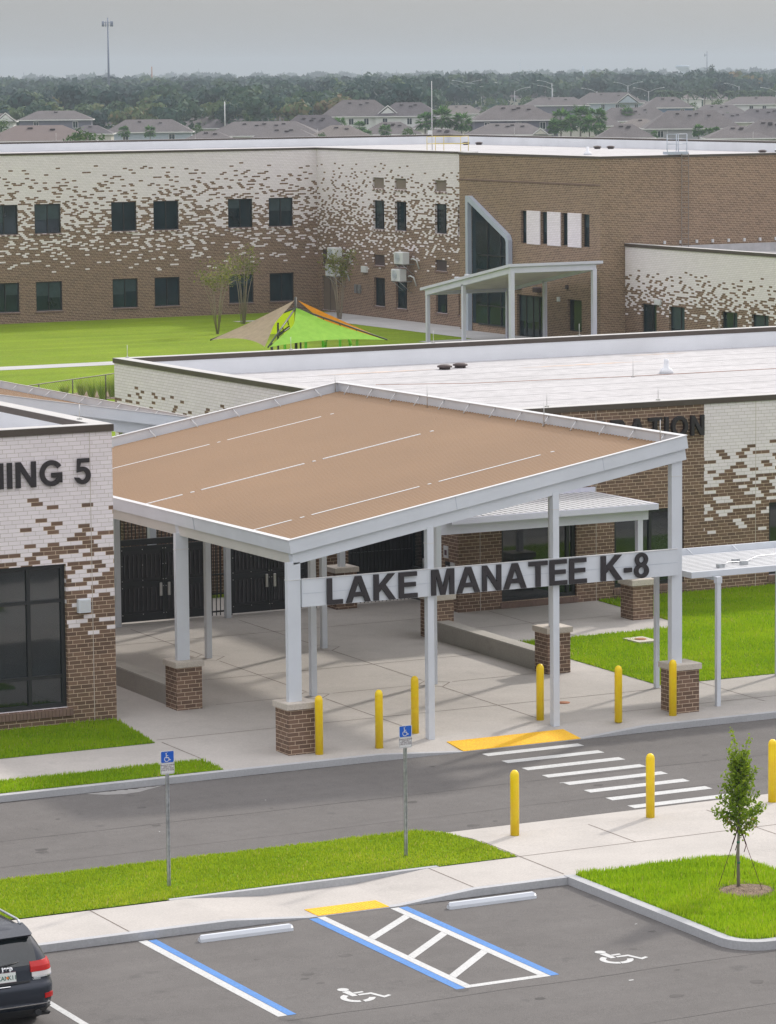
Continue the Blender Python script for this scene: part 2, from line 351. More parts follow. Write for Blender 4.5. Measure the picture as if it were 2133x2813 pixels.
foliage('leaf_round', [(0.0, (0.03, 0.075, 0.02)), (0.6, (0.065, 0.14, 0.03)), (1.0, (0.13, 0.20, 0.05))], 0.25)
foliage('leaf_dark', [(0.0, (0.015, 0.045, 0.025)), (0.6, (0.035, 0.08, 0.035)), (1.0, (0.07, 0.12, 0.05))], 0.2)
foliage('leaf_forest', [(0.0, (0.008, 0.032, 0.036)), (0.4, (0.020, 0.060, 0.052)), (0.65, (0.046, 0.096, 0.056)), (0.92, (0.11, 0.16, 0.06)), (1.0, (0.18, 0.14, 0.07))], 0.25)
plain('bark', (0.22, 0.20, 0.175), 0.9, var=0.2, scale=4); plain('bark_thin', (0.30, 0.25, 0.19), 0.9); plain('strap', (0.09, 0.025, 0.03), 0.8); plain('cord_green', (0.03, 0.16, 0.09), 0.7)
plain('shingle_a', (0.106, 0.095, 0.097), 0.9, var=0.12, scale=0.5, fine=(5, 0.35)); plain('shingle_b', (0.080, 0.072, 0.080), 0.9, var=0.12, scale=0.5, fine=(5, 0.35)); plain('shingle_c', (0.135, 0.118, 0.110), 0.9, var=0.12, scale=0.5, fine=(5, 0.35))
plain('shingle_dark', (0.055, 0.055, 0.065), 0.9, var=0.12, scale=0.5, fine=(5, 0.35)); plain('roof_vent', (0.05, 0.042, 0.045), 0.7)
def tile_roof():
    m, nt, b = nodes_of('tile_roof'); g = nt.nodes.new('ShaderNodeNewGeometry'); sx = nt.nodes.new('ShaderNodeSeparateXYZ'); L(nt, g.outputs['Position'], sx.inputs[0])
    f = math_n(nt, 'FRACT', math_n(nt, 'DIVIDE', sx.outputs[2], 0.17)); n_ = noise(nt, 0.9, 4)
    c = mixc(nt, ramp(nt, f, [(0.0, 0.0), (0.2, 0.0), (0.35, 1.0), (1.0, 1.0)]), (0.065, 0.05, 0.048), mixc(nt, n_, (0.13, 0.10, 0.095), (0.17, 0.135, 0.125)))
    L(nt, c, b.inputs['Base Color']); b.inputs['Roughness'].default_value = 0.8; MATS['tile_roof'] = m
tile_roof()
for nm, cc in (('stucco_white', (0.66, 0.67, 0.66)), ('stucco_bluegrey', (0.40, 0.46, 0.52)), ('stucco_slate', (0.17, 0.17, 0.22)), ('stucco_grey', (0.33, 0.33, 0.35)), ('stucco_cream', (0.58, 0.56, 0.50)), ('stucco_blue', (0.16, 0.23, 0.36)), ('trim_white', (0.74, 0.74, 0.74))):
    plain(nm, cc, 0.85, var=0.06)

for nm in ('sail_green', 'sail_lime', 'sail_beige', 'sail_orange'):          # thin knitted cloth lets light through
    nt = MATS[nm].node_tree; b = nt.nodes['Principled BSDF']; tr = nt.nodes.new('ShaderNodeBsdfTranslucent'); L(nt, b.inputs['Base Color'].links[0].from_socket, tr.inputs['Color'])
    mx = nt.nodes.new('ShaderNodeMixShader'); mx.inputs[0].default_value = 0.5; L(nt, b.outputs[0], mx.inputs[1]); L(nt, tr.outputs[0], mx.inputs[2]); L(nt, mx.outputs[0], nt.nodes['Material Output'].inputs['Surface'])

# ------------------------------------------------------------------ lettering: glyph outlines, unit cap height
def arc(cx, cy, rx, ry, a0, a1, n=18): return [(cx+rx*math.cos(math.radians(a0+(a1-a0)*k/n)), cy+ry*math.sin(math.radians(a0+(a1-a0)*k/n))) for k in range(n+1)]
def stroke(pts, wd):
    P = [Vector(p) for p in pts]; lf, rt = [], []
    for i, p in enumerate(P):
        d0 = (P[i]-P[i-1]).normalized() if i else (P[1]-P[0]).normalized(); d1 = (P[i+1]-P[i]).normalized() if i < len(P)-1 else d0
        n0, n1 = Vector((-d0.y, d0.x)), Vector((-d1.y, d1.x)); nn = (n0+n1); nn = nn/max(0.35, nn.dot(n0)) if nn.length > 1e-6 else n0
        lf.append(p+nn*wd/2); rt.append(p-nn*wd/2)
    return [tuple(q) for q in lf+rt[::-1]]
G = {
 'L': (0.62, [[(0,0),(.62,0),(.62,.17),(.2,.17),(.2,1),(0,1)]]),
 'A': (0.98, [[(0,0),(.22,0),(.30,.22),(.68,.22),(.76,0),(.98,0),(.61,1),(.37,1)], [(.36,.39),(.62,.39),(.49,.77)]]),
 'K': (0.88, [[(0,0),(.2,0),(.2,.30),(.33,.44),(.62,0),(.88,0),(.47,.59),(.85,1),(.58,1),(.2,.57),(.2,1),(0,1)]]),
 'E': (0.75, [[(0,0),(.75,0),(.75,.17),(.2,.17),(.2,.43),(.68,.43),(.68,.6),(.2,.6),(.2,.83),(.73,.83),(.73,1),(0,1)]]),
 'M': (0.95, [[(0,0),(.19,0),(.19,.78),(.38,0),(.57,0),(.76,.78),(.76,0),(.95,0),(.95,1),(.66,1),(.475,.32),(.29,1),(0,1)]]),
 'N': (0.80, [[(0,0),(.19,0),(.19,.66),(.6,0),(.8,0),(.8,1),(.61,1),(.61,.34),(.2,1),(0,1)]]),
 'T': (0.80, [[(.3,0),(.5,0),(.5,.83),(.8,.83),(.8,1),(0,1),(0,.83),(.3,.83)]]),
 'I': (0.2, [[(0,0),(.2,0),(.2,1),(0,1)]]),
 '-': (0.38, [[(0,.27),(.38,.27),(.38,.45),(0,.45)]]),
 'O': (0.98, [arc(.49,.5,.49,.51,0,360,32)[:-1], arc(.49,.5,.28,.33,0,360,28)[:-1]]),
 'D': (0.80, [[(0,0)]+arc(.36,.5,.44,.5,-90,90)+[(0,1)], [(.2,.17)]+arc(.36,.5,.24,.33,-90,90)+[(.2,.83)]]),
 'R': (0.88, [[(0,0),(.2,0),(.2,.41),(.33,.41),(.62,0),(.88,0),(.58,.43)]+arc(.53,.71,.28,.29,-60,90)+[(0,1)], [(.2,.57)]+arc(.5,.70,.12,.13,-90,90)+[(.2,.83)]]),
 'G': (0.92, [stroke(arc(.47,.5,.37,.41,33,318,30)+[(.80,.22),(.80,.42),(.46,.42)], .19)]),
 'S': (0.76, [stroke(arc(.38,.715,.27,.20,20,260,18)+arc(.38,.285,.28,.20,80,-165,18), .185)]),
 '5': (0.68, [[(.10,.46),(.28,.49)]+arc(.335,.335,.145,.165,120,-150,14)+[(.19,.26),(0,.28)]+arc(.335,.335,.335,.345,-158,108,24)+[(.27,.83),(.62,.83),(.62,1),(.13,1)]]),
 '8': (0.68, [arc(.34,.285,.34,.295,-180,0,20)+arc(.34,.285,.34,.295,0,52,6)[1:]+arc(.34,.735,.30,.275,-33,213,24)+arc(.34,.285,.34,.295,128,180,6)[:-1], arc(.34,.29,.15,.15,0,360,20)[:-1], arc(.34,.735,.125,.125,0,360,18)[:-1]]),
}
def glyph_mesh(name, ch, mat, parent, place, width, height, depth):
    """one raised letter; place(x, z, d) -> world, x along the wall, d outwards"""
    gw, loops = G[ch]
    cu = bpy.data.curves.new('glyph', 'CURVE'); cu.dimensions = '2D'; cu.fill_mode = 'BOTH'; cu.extrude = 0.5
    for lp in loops:
        sp = cu.splines.new('POLY'); sp.points.add(len(lp)-1); sp.use_cyclic_u = True
        for p, (x, y) in zip(sp.points, lp): p.co = (x, y, 0, 1)
    tmp = bpy.data.objects.new('glyph', cu); COL.objects.link(tmp)
    dg = bpy.context.evaluated_depsgraph_get(); dg.update(); me = bpy.data.meshes.new_from_object(tmp.evaluated_get(dg))
    mb = MB()
    mb.v = [tuple(place(v.co.x/gw*width, v.co.y*height, (v.co.z+0.5)*depth)) for v in me.vertices]
    mb.f = [tuple(p.vertices) for p in me.polygons]; mb.sm = [False]*len(mb.f)
    bpy.data.objects.remove(tmp); bpy.data.curves.remove(cu); bpy.data.meshes.remove(me)
    return mb.build(name, mat, parent)
def letters(word, x0, x1, gap, mat, parent, place, height, depth, name='letter'):
    tot = sum(G[c][0] for c in word) + gap*(len(word)-1); k = (x1-x0)/tot; x = x0
    for c in word:
        wd = G[c][0]*k
        glyph_mesh(name, c, mat, parent, (lambda a, z, d, x=x: place(x+a, z, d)), wd, height, depth); x += wd + gap*k
def small_text(name, body, mat, parent, place, size, align='CENTER', bold=0.0):
    cu = bpy.data.curves.new('txt', 'FONT'); cu.body = body; cu.size = size; cu.align_x = align; cu.fill_mode = 'FRONT'; cu.offset = bold; cu.space_line = 0.95
    tmp = bpy.data.objects.new('txt', cu); COL.objects.link(tmp)
    dg = bpy.context.evaluated_depsgraph_get(); dg.update(); me = bpy.data.meshes.new_from_object(tmp.evaluated_get(dg))
    mb = MB(); mb.v = [tuple(place(v.co.x, v.co.y)) for v in me.vertices]; mb.f = [tuple(p.vertices) for p in me.polygons]; mb.sm = [False]*len(mb.f)
    bpy.data.objects.remove(tmp); bpy.data.curves.remove(cu); bpy.data.meshes.remove(me)
    return mb.build(name, mat, parent)
# ------------------------------------------------------------------ ground, car park, road, pavements
def sheet(name, rects, dz, mat, z=None):
    mb = MB()
    for (x0, x1, y0, y1) in rects:
        ys = [y0] + [k for k in (30.0, 94.0) if y0 < k < y1] + [y1]
        for a, b in zip(ys[:-1], ys[1:]):
            za, zb = (gz(a)+dz, gz(b)+dz) if z is None else (z, z)
            mb.poly([(x0, a, za), (x1, a, za), (x1, b, zb), (x0, b, zb)])
    return structure(mb.build(name, mat))
def polysheet(name, polys, dz, mat, z=None, kind='structure'):
    mb = MB()
    for p in polys: mb.poly([(x, y, (gz(y)+dz) if z is None else z) for x, y in p])
    o = mb.build(name, mat); o['kind'] = kind; return o
def slab(mb, poly, dz, thick=0.35): return mb.prism(poly, lambda x, y: gz(y)+dz, lambda x, y: gz(y)+dz-thick)
def ramped(mb, xs, hs, y0, y1, back=None, thick=0.3):
    """strip along X whose front edge follows heights hs (over the asphalt) and whose back edge follows back"""
    bk = back or hs; rs = []
    for x, h, b in zip(xs, hs, bk):
        rs.append([(x, y0, gz(y0)-thick), (x, y0, gz(y0)+h), (x, y1, gz(y1)+b), (x, y1, gz(y1)-thick)])
    return mb.rings(rs)

sheet('ground', [(-3500, 6500, -400, 8200)], -0.07, 'ground_far')
sheet('parking_lot', [(-30, 110, 20, 62.0)], 0.0, 'asphalt_lot')
sheet('road', [(-30, 110, 66.0, 74.5)], 0.0, 'asphalt_road')

# pavement beside the car park, dipping to the tactile pad, and the landing opposite the crossing
px = [-12, 28.95, 30.6, 32.6, 34.3, 36.46]; ph = [0.15, 0.15, 0.012, 0.012, 0.15, 0.15]
mb = MB(); ramped(mb, px, ph, 61.46, 63.34); structure(mb.build('sidewalk', 'concrete'))
mb = MB(); ramped(mb, px, [h+0.004 for h in ph], 61.30, 61.46); structure(mb.build('kerb', 'concrete_kerb'))
mb = MB(); ramped(mb, [28.6, 30.3, 32.6, 34.6], [0.155]*4, 63.344, 63.47); mb.box(-12, 36.40, 66.50, 66.62, -0.3, gz(66.5)+0.05); structure(mb.build('kerb', 'concrete_kerb'))
mb = MB(); slab(mb, [(36.463, 61.45), (60, 61.45), (60, 65.3), (36.463, 65.3)], 0.15)
ramped(mb, [36.463, 60], [0.15, 0.15], 65.303, 66.55, back=[0.02, 0.02]); slab(mb, [(40.40, 55.0), (60, 55.0), (60, 61.447), (40.40, 61.447)], 0.15)
structure(mb.build('sidewalk', 'concrete'))
# main pavement, dropped at the crossing
kx = [-12, 38.9, 41.0, 44.45, 46.2, 90]; kh = [0.15, 0.15, 0.012, 0.012, 0.15, 0.15]
mb = MB(); ramped(mb, kx, kh, 74.18, 75.3, back=[0.15]*6); slab(mb, [(-12, 75.303), (90, 75.303), (90, 93.99), (-12, 93.99)], 0.15)
mb.prism([(-12, 93.993), (60, 93.993), (60, 97.5), (-12, 97.5)], gz(94)+0.15, 0.0); structure(mb.build('plaza', 'concrete'))
mb = MB(); ramped(mb, kx, [h+0.004 for h in kh], 74.0, 74.18); structure(mb.build('kerb', 'concrete_kerb'))
# kerb of the planted island
def island_ring(o):
    r = 0.75-o; cx, cy = 36.42+0.75, 55.05+0.75
    a = arc(cx, cy, r, r, 180, 270, 10)
    return [(36.42+o, 61.44)] + a + [(40.40, 55.05+o)]
oi, ii = island_ring(0.0), island_ring(0.22)
mb = MB(); mb.prism(oi + ii[::-1], lambda x, y: gz(y)+0.165, lambda x, y: gz(y)-0.2); structure(mb.build('kerb', 'concrete_kerb'))
# turf soil
isl = [(36.64, 61.40)] + ii[1:-1] + [(40.38, 55.28), (40.44, 59.6), (40.38, 61.0), (39.9, 61.42)]
mead = [(-12, 63.38), (28.6, 63.38), (28.6, 63.48), (34.6, 63.48), (34.6, 63.36), (36.42, 63.36), (36.40, 64.9), (36.2, 66.0), (35.7, 66.49), (-12, 66.49)]
strip = [(-12, 74.22), (34.92, 74.22), (34.90, 75.4), (-12, 75.4)]
lblawn = [(-12, 77.82), (34.82, 77.82), (35.17, 80.97), (-12, 80.97)]
rlawn = [(49.42, 78.52), (90, 78.52), (90, 91.27), (55.27, 91.27), (55.2, 87.2), (54.55, 86.05), (49.42, 86.0)]
polysheet('lawn', [isl, [(x, y) for x, y in mead], strip, lblawn, rlawn], 0.158, 'turf_near')
polysheet('lawn', [[(-40, 97.6), (300, 97.6), (300, 216), (-40, 216)]], 0, 'turf_far', z=0.40)
polysheet('footpath', [[(-40, 181.2), (101, 181.2), (101, 183.4), (-40, 183.4)], [(104.7, 172), (108.95, 172), (108.95, 213.6), (104.7, 213.6)], [(101, 172), (104.65, 172), (104.65, 187.0), (101, 187.0)], [(99.5, 208.4), (101.2, 208.4), (101.2, 209.2), (99.5, 209.2)]], 0, 'concrete_far', z=0.412)
polysheet('planting_bed', [[(69.2, 165.0), (70.6, 161.4), (76, 166), (73.9, 169.5)]], 0, 'mulch', z=0.409)

def in_poly(P, poly):
    x, y = P[:, 0], P[:, 1]; ins = np.zeros(len(P), bool); n = len(poly); j = n-1
    for i in range(n):
        (xi, yi), (xj, yj) = poly[i], poly[j]
        if yi != yj: ins ^= ((yi > y) != (yj > y)) & (x < (xj-xi)*(y-yi)/(yj-yi)+xi)
        j = i
    return ins
def blades(name, poly, xr, dens, h0, h1, mat, label=None, zf=None, wd=0.026, lean=0.5):
    pl = np.array(poly); x0, x1 = max(xr[0], pl[:,0].min()), min(xr[1], pl[:,0].max()); y0, y1 = pl[:,1].min(), pl[:,1].max()
    n = int((x1-x0)*(y1-y0)*dens); P = np.stack([RNG.uniform(x0, x1, n), RNG.uniform(y0, y1, n)], 1); P = P[in_poly(P, poly)]
    P = P[(np.hypot(P[:,0]-38.87, (P[:,1]-58.55)*1.05) > .50+.14*RNG.random(len(P)))]; n = len(P)
    clump = 0.5+0.5*np.sin(P[:,0]*3.1+1.7*np.sin(P[:,1]*2.3))*np.sin(P[:,1]*3.7+1.3*np.sin(P[:,0]*1.9))
    h = (h0+(h1-h0)*RNG.random(n))*(0.72+0.5*clump); a = RNG.uniform(0, 2*PI, n); ld = RNG.uniform(0, 2*PI, n)
    base = np.stack([P[:,0], P[:,1], (0.0145*(np.clip(P[:,1], 30, 94)-73)+0.157) if zf is None else np.full(n, zf)], 1)
    side = np.stack([np.cos(a), np.sin(a), 0*a], 1)*wd/2
    tip = base + np.stack([np.cos(ld)*h*lean*RNG.random(n), np.sin(ld)*h*lean*RNG.random(n), h], 1)
    V = np.stack([base-side, base+side, tip], 1).reshape(-1, 3)
    patch = 0.5+0.5*np.sin(P[:,0]*0.9+2.0*np.sin(P[:,1]*0.7+.4))*np.sin(P[:,1]*1.3+1.6*np.sin(P[:,0]*0.55)); u = np.clip(0.05+0.42*RNG.random(n)+0.25*clump*RNG.random(n)+0.30*patch+np.where(RNG.random(n) < 0.04, 0.5, 0), 0, 1)
    o = fast_mesh(name, V, 3, mat, uvx=u, kind='stuff'); o['label'] = label; return o
blades('grass', mead, (18, 37), 1300, 0.03, 0.075, 'blades_dry', 'short bright grass on the verge between the car park pavement and the road')
blades('grass', strip, (24, 36), 1200, 0.05, 0.11, 'blades', 'grass strip along the kerb left of the canopy')
blades('grass', lblawn, (26, 36), 900, 0.05, 0.11, 'blades', 'grass below the big dark window of the left building')
blades('grass', rlawn, (49, 62), 700, 0.05, 0.10, 'blades', 'lawn in front of the office building')
blades('grass', isl, (36, 41), 1500, 0.06, 0.13, 'blades', 'lush grass of the planted island around the sapling')

# ------------------------------------------------------------------ painted lines (4 mm sheets on the asphalt)
def marks(name, polys, mat, dz=0.005): return polysheet(name, polys, dz, mat)
R4 = lambda x0, x1, y0, y1: [(x0, y0), (x1, y0), (x1, y1), (x0, y1)]
marks('parking_line', [R4(26.98, 27.16, 55.28, 61.24), R4(30.78, 30.95, 55.55, 61.28), R4(32.36, 32.54, 55.55, 61.24), R4(30.78, 32.54, 55.38, 55.545), R4(23.76, 23.90, 53.0, 58.9), R4(20.2, 20.34, 53.0, 58.9)], 'line_white')
marks('parking_line', [R4(27.17, 27.34, 55.28, 61.20), R4(30.585, 30.77, 55.38, 61.25), R4(32.55, 32.73, 55.40, 61.23)], 'line_blue')
bar = lambda a, b, h: [(30.955, a-h), (32.355, b-h), (32.355, b+h), (30.955, a+h)]
marks('parking_line', [bar(56.2, 57.5, .12), bar(57.78, 59.05, .12), bar(59.35, 60.55, .12)], 'line_white')
sym_head = arc(28.79, 56.33, .105, .105, 0, 360, 18)[:-1]
sym = [sym_head, [(28.70, 56.2), (28.73, 55.85), (28.84, 55.85), (28.85, 56.22)], [(28.855, 55.99), (29.04, 56.0), (29.05, 56.08), (28.855, 56.075)],
       [(28.87, 55.85), (29.09, 55.84), (29.2, 55.51), (29.385, 55.6), (29.36, 55.67), (29.25, 55.625), (29.15, 55.935), (28.88, 55.935)]]
wh = arc(28.785, 55.74, .315, .31, 118, 255, 14) + arc(28.785, 55.74, .20, .185, 255, 118, 14)
wh2 = arc(28.785, 55.74, .315, .31, 268, 338, 10) + arc(28.785, 55.74, .20, .185, 338, 268, 10)
for k, (dx, dy) in enumerate(((0, 0), (5.42, 0.08))):
    marks('wheelchair_symbol', [[(x+dx, y+dy) for x, y in p] for p in sym+[wh, wh2 if k == 0 else arc(28.785, 55.74, .315, .31, 258, 345, 12) + arc(28.785, 55.74, .20, .185, 345, 258, 12)]], 'line_white')
stripes = [R4(41.38, 44.02, 73.30-0.935*k, 73.61-0.935*k) for k in range(8)]
marks('crosswalk_stripe', stripes + [R4(41.30, 41.45, 69.84, 69.88)], 'line_white')
# saw-cut joints of the pavements
def joints(polys_xy, dz, wd=0.028):
    ps = []
    for (a, b) in polys_xy:
        a, b = Vector(a), Vector(b); d = (b-a).normalized(); n = Vector((-d.y, d.x))*wd/2
        nseg = max(1, int((b-a).length/3))
        ps.append([tuple(a-n), tuple(b-n), tuple(b+n), tuple(a+n)])
    return polysheet('pavement_joint', ps, dz, 'joint')
J = [((35.0, 75.5), (35.0, 77.85)), ((35.0, 78.15), (49.4, 78.15)), ((41.0, 76.0), (41.0, 81.0)), ((41.0, 82.1), (41.0, 87.3)), ((41.0, 88.4), (41.0, 93.2)), ((44.4, 76.0), (44.4, 81.0)), ((44.4, 82.1), (44.4, 87.3)), ((44.4, 88.4), (44.4, 93.2)),
     ((37.7, 84.9), (47.6, 84.9)), ((37.7, 90.9), (50, 90.9)), ((38.2, 81.6), (40.3, 81.6)), ((41.5, 81.6), (43.8, 81.6)), ((45.0, 81.6), (47.5, 81.6)), ((46.4, 75.9), (52, 75.9)), ((50.6, 75.4), (50.6, 78.45)), ((53.2, 75.4), (53.2, 78.45)), ((48.6, 88.7), (54.2, 88.7)), ((51.5, 86.1), (51.5, 91.2))]
for (cx_, cy_) in ((40.85, 75.2), (44.33, 75.2), (40.9, 81.55), (44.42, 81.55), (40.95, 87.9), (44.4, 87.8), (49.2, 75.3)):
    r = 0.48; q = [(cx_-r, cy_), (cx_, cy_-r), (cx_+r, cy_), (cx_, cy_+r)]
    J += [(q[i], q[(i+1) % 4]) for i in range(4) if q[i][1] > 75.31 and q[(i+1) % 4][1] > 75.31] if cy_ < 75.6 else [(q[i], q[(i+1) % 4]) for i in range(4)]
joints(J, 0.154)
joints([((x, 61.47), (x, 63.33)) for x in (19.0, 22.9, 24.95, 26.9, 34.35)] + [((36.48, 63.36), (52, 63.36)), ((39.3, 63.36), (39.3, 65.28)), ((36.5, 61.6), (36.5, 65.0)), ((42.3, 61.5), (42.3, 65.28)), ((45.3, 61.5), (45.3, 65.28))], 0.1535)
# tactile pads with domes
def pad(x0, x1, y0, y1, zf, label):
    mb = MB(); mb.prism([(x0, y0), (x1, y0), (x1, y1), (x0, y1)], lambda x, y: zf(x, y)+0.008, lambda x, y: zf(x, y)-0.05)
    nx, ny = int((x1-x0)/0.075), int((y1-y0)/0.075)
    for i in range(nx):
        for j in range(ny):
            x, y = x0+(i+.5)*(x1-x0)/nx, y0+(j+.5)*(y1-y0)/ny; z = zf(x, y)+0.008
            mb.poly([(x-.02, y-.02, z), (x+.02, y-.02, z), (x+.012, y-.012, z+.007), (x-.012, y-.012, z+.007)]); mb.poly([(x-.02, y+.02, z), (x-.02, y-.02, z), (x-.012, y-.012, z+.007), (x-.012, y+.012, z+.007)])
            mb.poly([(x-.012, y-.012, z+.007), (x+.012, y-.012, z+.007), (x+.012, y+.012, z+.007), (x-.012, y+.012, z+.007)])
    return tag(mb.build('tactile_pad', 'yellow_pad', origin=((x0+x1)/2, y0, zf(x0, y0))), label, 'tactile pad', 'yellow tactile pads at the dropped kerbs')
pad(30.82, 32.38, 61.33, 61.91, lambda x, y: gz(y)+0.017, 'small yellow tactile pad beside the blue edged parking aisle')
pad(41.12, 44.36, 74.02, 74.86, lambda x, y: gz(y)+0.017+0.138*max(0, (y-74.18)/1.12), 'long yellow tactile pad at the head of the zebra crossing')
# grime and a pale wash mark along the kerb at the left
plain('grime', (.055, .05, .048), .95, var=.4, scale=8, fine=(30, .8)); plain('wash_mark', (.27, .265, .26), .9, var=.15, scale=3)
rg = np.random.default_rng(4)
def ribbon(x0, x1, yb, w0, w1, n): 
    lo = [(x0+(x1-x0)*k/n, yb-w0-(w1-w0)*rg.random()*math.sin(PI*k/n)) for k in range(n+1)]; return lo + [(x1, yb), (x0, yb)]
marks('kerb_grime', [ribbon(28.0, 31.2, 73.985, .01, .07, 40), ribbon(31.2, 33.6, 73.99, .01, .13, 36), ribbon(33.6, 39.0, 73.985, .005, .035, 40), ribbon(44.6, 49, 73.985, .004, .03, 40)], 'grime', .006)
marks('wash_stain', [[(31.35, 73.93), (31.7, 73.62), (32.1, 73.48), (32.5, 73.55), (33.0, 73.80), (33.3, 73.95)]], 'wash_mark', .0045)
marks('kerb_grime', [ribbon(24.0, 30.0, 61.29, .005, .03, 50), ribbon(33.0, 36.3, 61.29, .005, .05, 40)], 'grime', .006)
plain('asphalt_seam', (.085, .08, .078), .95, var=.3, scale=2)
def crack(pts, wd): 
    P = [Vector(p) for p in pts]; out_ = []
    for a, b in zip(P[:-1], P[1:]): d = (b-a).normalized(); n = Vector((-d.y, d.x))*wd*.5; out_.append([tuple(a-n), tuple(b-n), tuple(b+n), tuple(a+n)])
    return out_
wob = lambda x0, x1, y, amp, n, sd: [(x0+(x1-x0)*k/n, y+amp*math.sin(k*1.9+sd)+.5*amp*math.sin(k*.73+2*sd)) for k in range(n+1)]
marks('asphalt_seam', crack(wob(12, 60, 70.35, .02, 40, 1.0), .018) + crack(wob(12, 60, 68.1, .03, 40, 2.0), .012) + crack(wob(27, 60, 54.95, .03, 30, .4), .02) + crack(wob(18, 50, 51.9, .02, 30, 3.1), .014), 'asphalt_seam', .0035)
rg = np.random.default_rng(14); drops = []
for k in range(46):
    x, y = rg.uniform(22, 46), (rg.uniform(52.5, 60.3) if k % 2 else rg.uniform(66.9, 73.4)); r = rg.uniform(.03, .13)
    if 56 < y < 62 and x > 36.2: continue
    drops.append([(x+r*(.7+.5*rg.random())*math.cos(a)*1.3, y+r*(.7+.5*rg.random())*math.sin(a)) for a in [2*PI*q/9 for q in range(9)]])
marks('oil_spot', drops, 'asphalt_seam', .003)
marks('paint_fleck', [R4(33.62, 33.72, 54.42, 54.47), R4(35.9, 35.95, 57.9, 57.93), R4(31.2, 31.23, 69.6, 69.64), R4(34.6, 34.63, 71.4, 71.43)], 'line_white', .004)
# ------------------------------------------------------------------ bollards
def bollard_mb(x, y, z):
    mb = MB(); mb.lathe((x, y, z), [(0.095, 0.0), (0.095, 1.28), (0.092, 1.31), (0.082, 1.345), (0.064, 1.375), (0.038, 1.395), (0.004, 1.402)], 22); return mb
b0 = tag(bollard_mb(0, 0, 0).build('bollard', 'yellow_paint', origin=(0,0,0)), 'x', 'bollard', 'yellow bollards at the canopy and crossing')
BL_ = [(37.66, 74.77, 'yellow bollard touching the front left brick pillar of the canopy'), (39.24, 74.75, 'yellow bollard between the front left brick pillar and the tactile pad, standing near the kerb'),
       (40.85, 75.95, 'yellow bollard just left of the second front column of the canopy'), (44.35, 75.95, 'yellow bollard just left of the third front column, behind the tactile pad'),
       (45.91, 74.82, 'yellow bollard midway between the third front column and the right brick pillar'), (47.53, 74.89, 'yellow bollard in front of the right brick pillar of the canopy'),
       (37.40, 65.13, 'yellow bollard at the left end of the landing opposite the crossing, beside the grass verge'), (40.84, 65.25, 'yellow bollard standing before the lowest zebra stripes'), (44.03, 65.30, 'yellow bollard at the right picture edge behind the sapling')]
for i, (x, y, lb) in enumerate(BL_):
    z = gz(y)+0.148
    if i == 0: o = b0; o.location = (x, y, z)
    else: o = b0.copy(); COL.objects.link(o); o.location = (x, y, z)
    o['label'] = lb
# ------------------------------------------------------------------ accessible parking signs
def sign_post(x, y, label):
    z0 = gz(y)+0.15; t = thing('parking_sign', label, 'road sign', (x, y, z0), 'accessible parking signs on the verge')
    z1 = 2.74; mb = MB()
    mb.box(x-.036, x-.016, y-.012, y+.02, z0-.1, z1); mb.box(x+.016, x+.036, y-.012, y+.02, z0-.1, z1); mb.box(x-.015, x+.015, y+.0, y+.02, z0-.1, z1); mb.build('post', 'galv', t)
    xc, yf = x, y-.014; zc0, zc1, hw = 2.305, 2.775, 0.15
    def rr(hw, za, zb, r, y0):
        p = []
        for cx_, cz_, a in ((xc+hw-r, za+r, -90), (xc+hw-r, zb-r, 0), (xc-hw+r, zb-r, 90), (xc-hw+r, za+r, 180)):
            p += [(cx_+r*math.cos(math.radians(a+t_)), y0, cz_+r*math.sin(math.radians(a+t_))) for t_ in (0, 30, 60, 90)]
        return p
    mb = MB(); a, b = rr(hw, zc0, zc1, .03, yf-.004), rr(hw, zc0, zc1, .03, yf); mb.rings([b, a]); pl = mb.build('sign_plate', 'sign_white', t)
    mb = MB(); mb.poly([(p[0], yf-.0052, p[2]) for p in rr(hw-.014, zc1-.235, zc1-.014, .02, 0)]); mb.build('blue_field', 'sign_blue', pl)
    # wheelchair figure
    cx_, cz_ = xc-.015, zc1-.15; y2 = yf-.0064; mb = MB(); k = 0.155
    P = lambda a, b: (cx_+(a-.45)*k, y2, cz_+(b-.38)*k)
    for poly in (stroke([(.38, .93), (.40, .47), (.70, .45), (.86, .12), (1.02, .18)], .11), stroke([(.40, .70), (.66, .70)], .09), stroke(arc(.45, .27, .31, .31, 118, 360, 18), .09), arc(.37, 1.02, .08, .08, 0, 360, 12)[:-1]):
        mb.poly([P(*q) for q in poly])
    mb.build('wheelchair_figure', 'sign_white', pl)
    small_text('wording', 'PARKING BY DISABLED\nPERMIT ONLY\nTOW AWAY ZONE\n& FINE UP TO $250.00', 'sign_text', pl, lambda a, b: (xc+a*.80, yf-.0056, zc0+.172+b), 0.036, bold=0.0006)
    mb = MB(); o_, i_ = rr(hw-.012, zc0+.012, zc1-.24, .02, yf-.0054), rr(hw-.016, zc0+.016, zc1-.244, .018, yf-.0054); mb.rings([o_, i_], cap=False); mb.build('border_line', 'sign_text', pl)
    mb = MB()
    for zz in (zc0+.03, zc1-.03): mb.tube((xc, yf-.012, zz), (xc, y+.03, zz), .007, n=6)
    mb.build('bolt', 'steel', t)
sign_post(29.05, 64.37, 'disabled parking sign on the left of the verge, its post rising from yellowish grass')
sign_post(34.42, 64.43, 'disabled parking sign near the end of the verge, before the canopy front column')
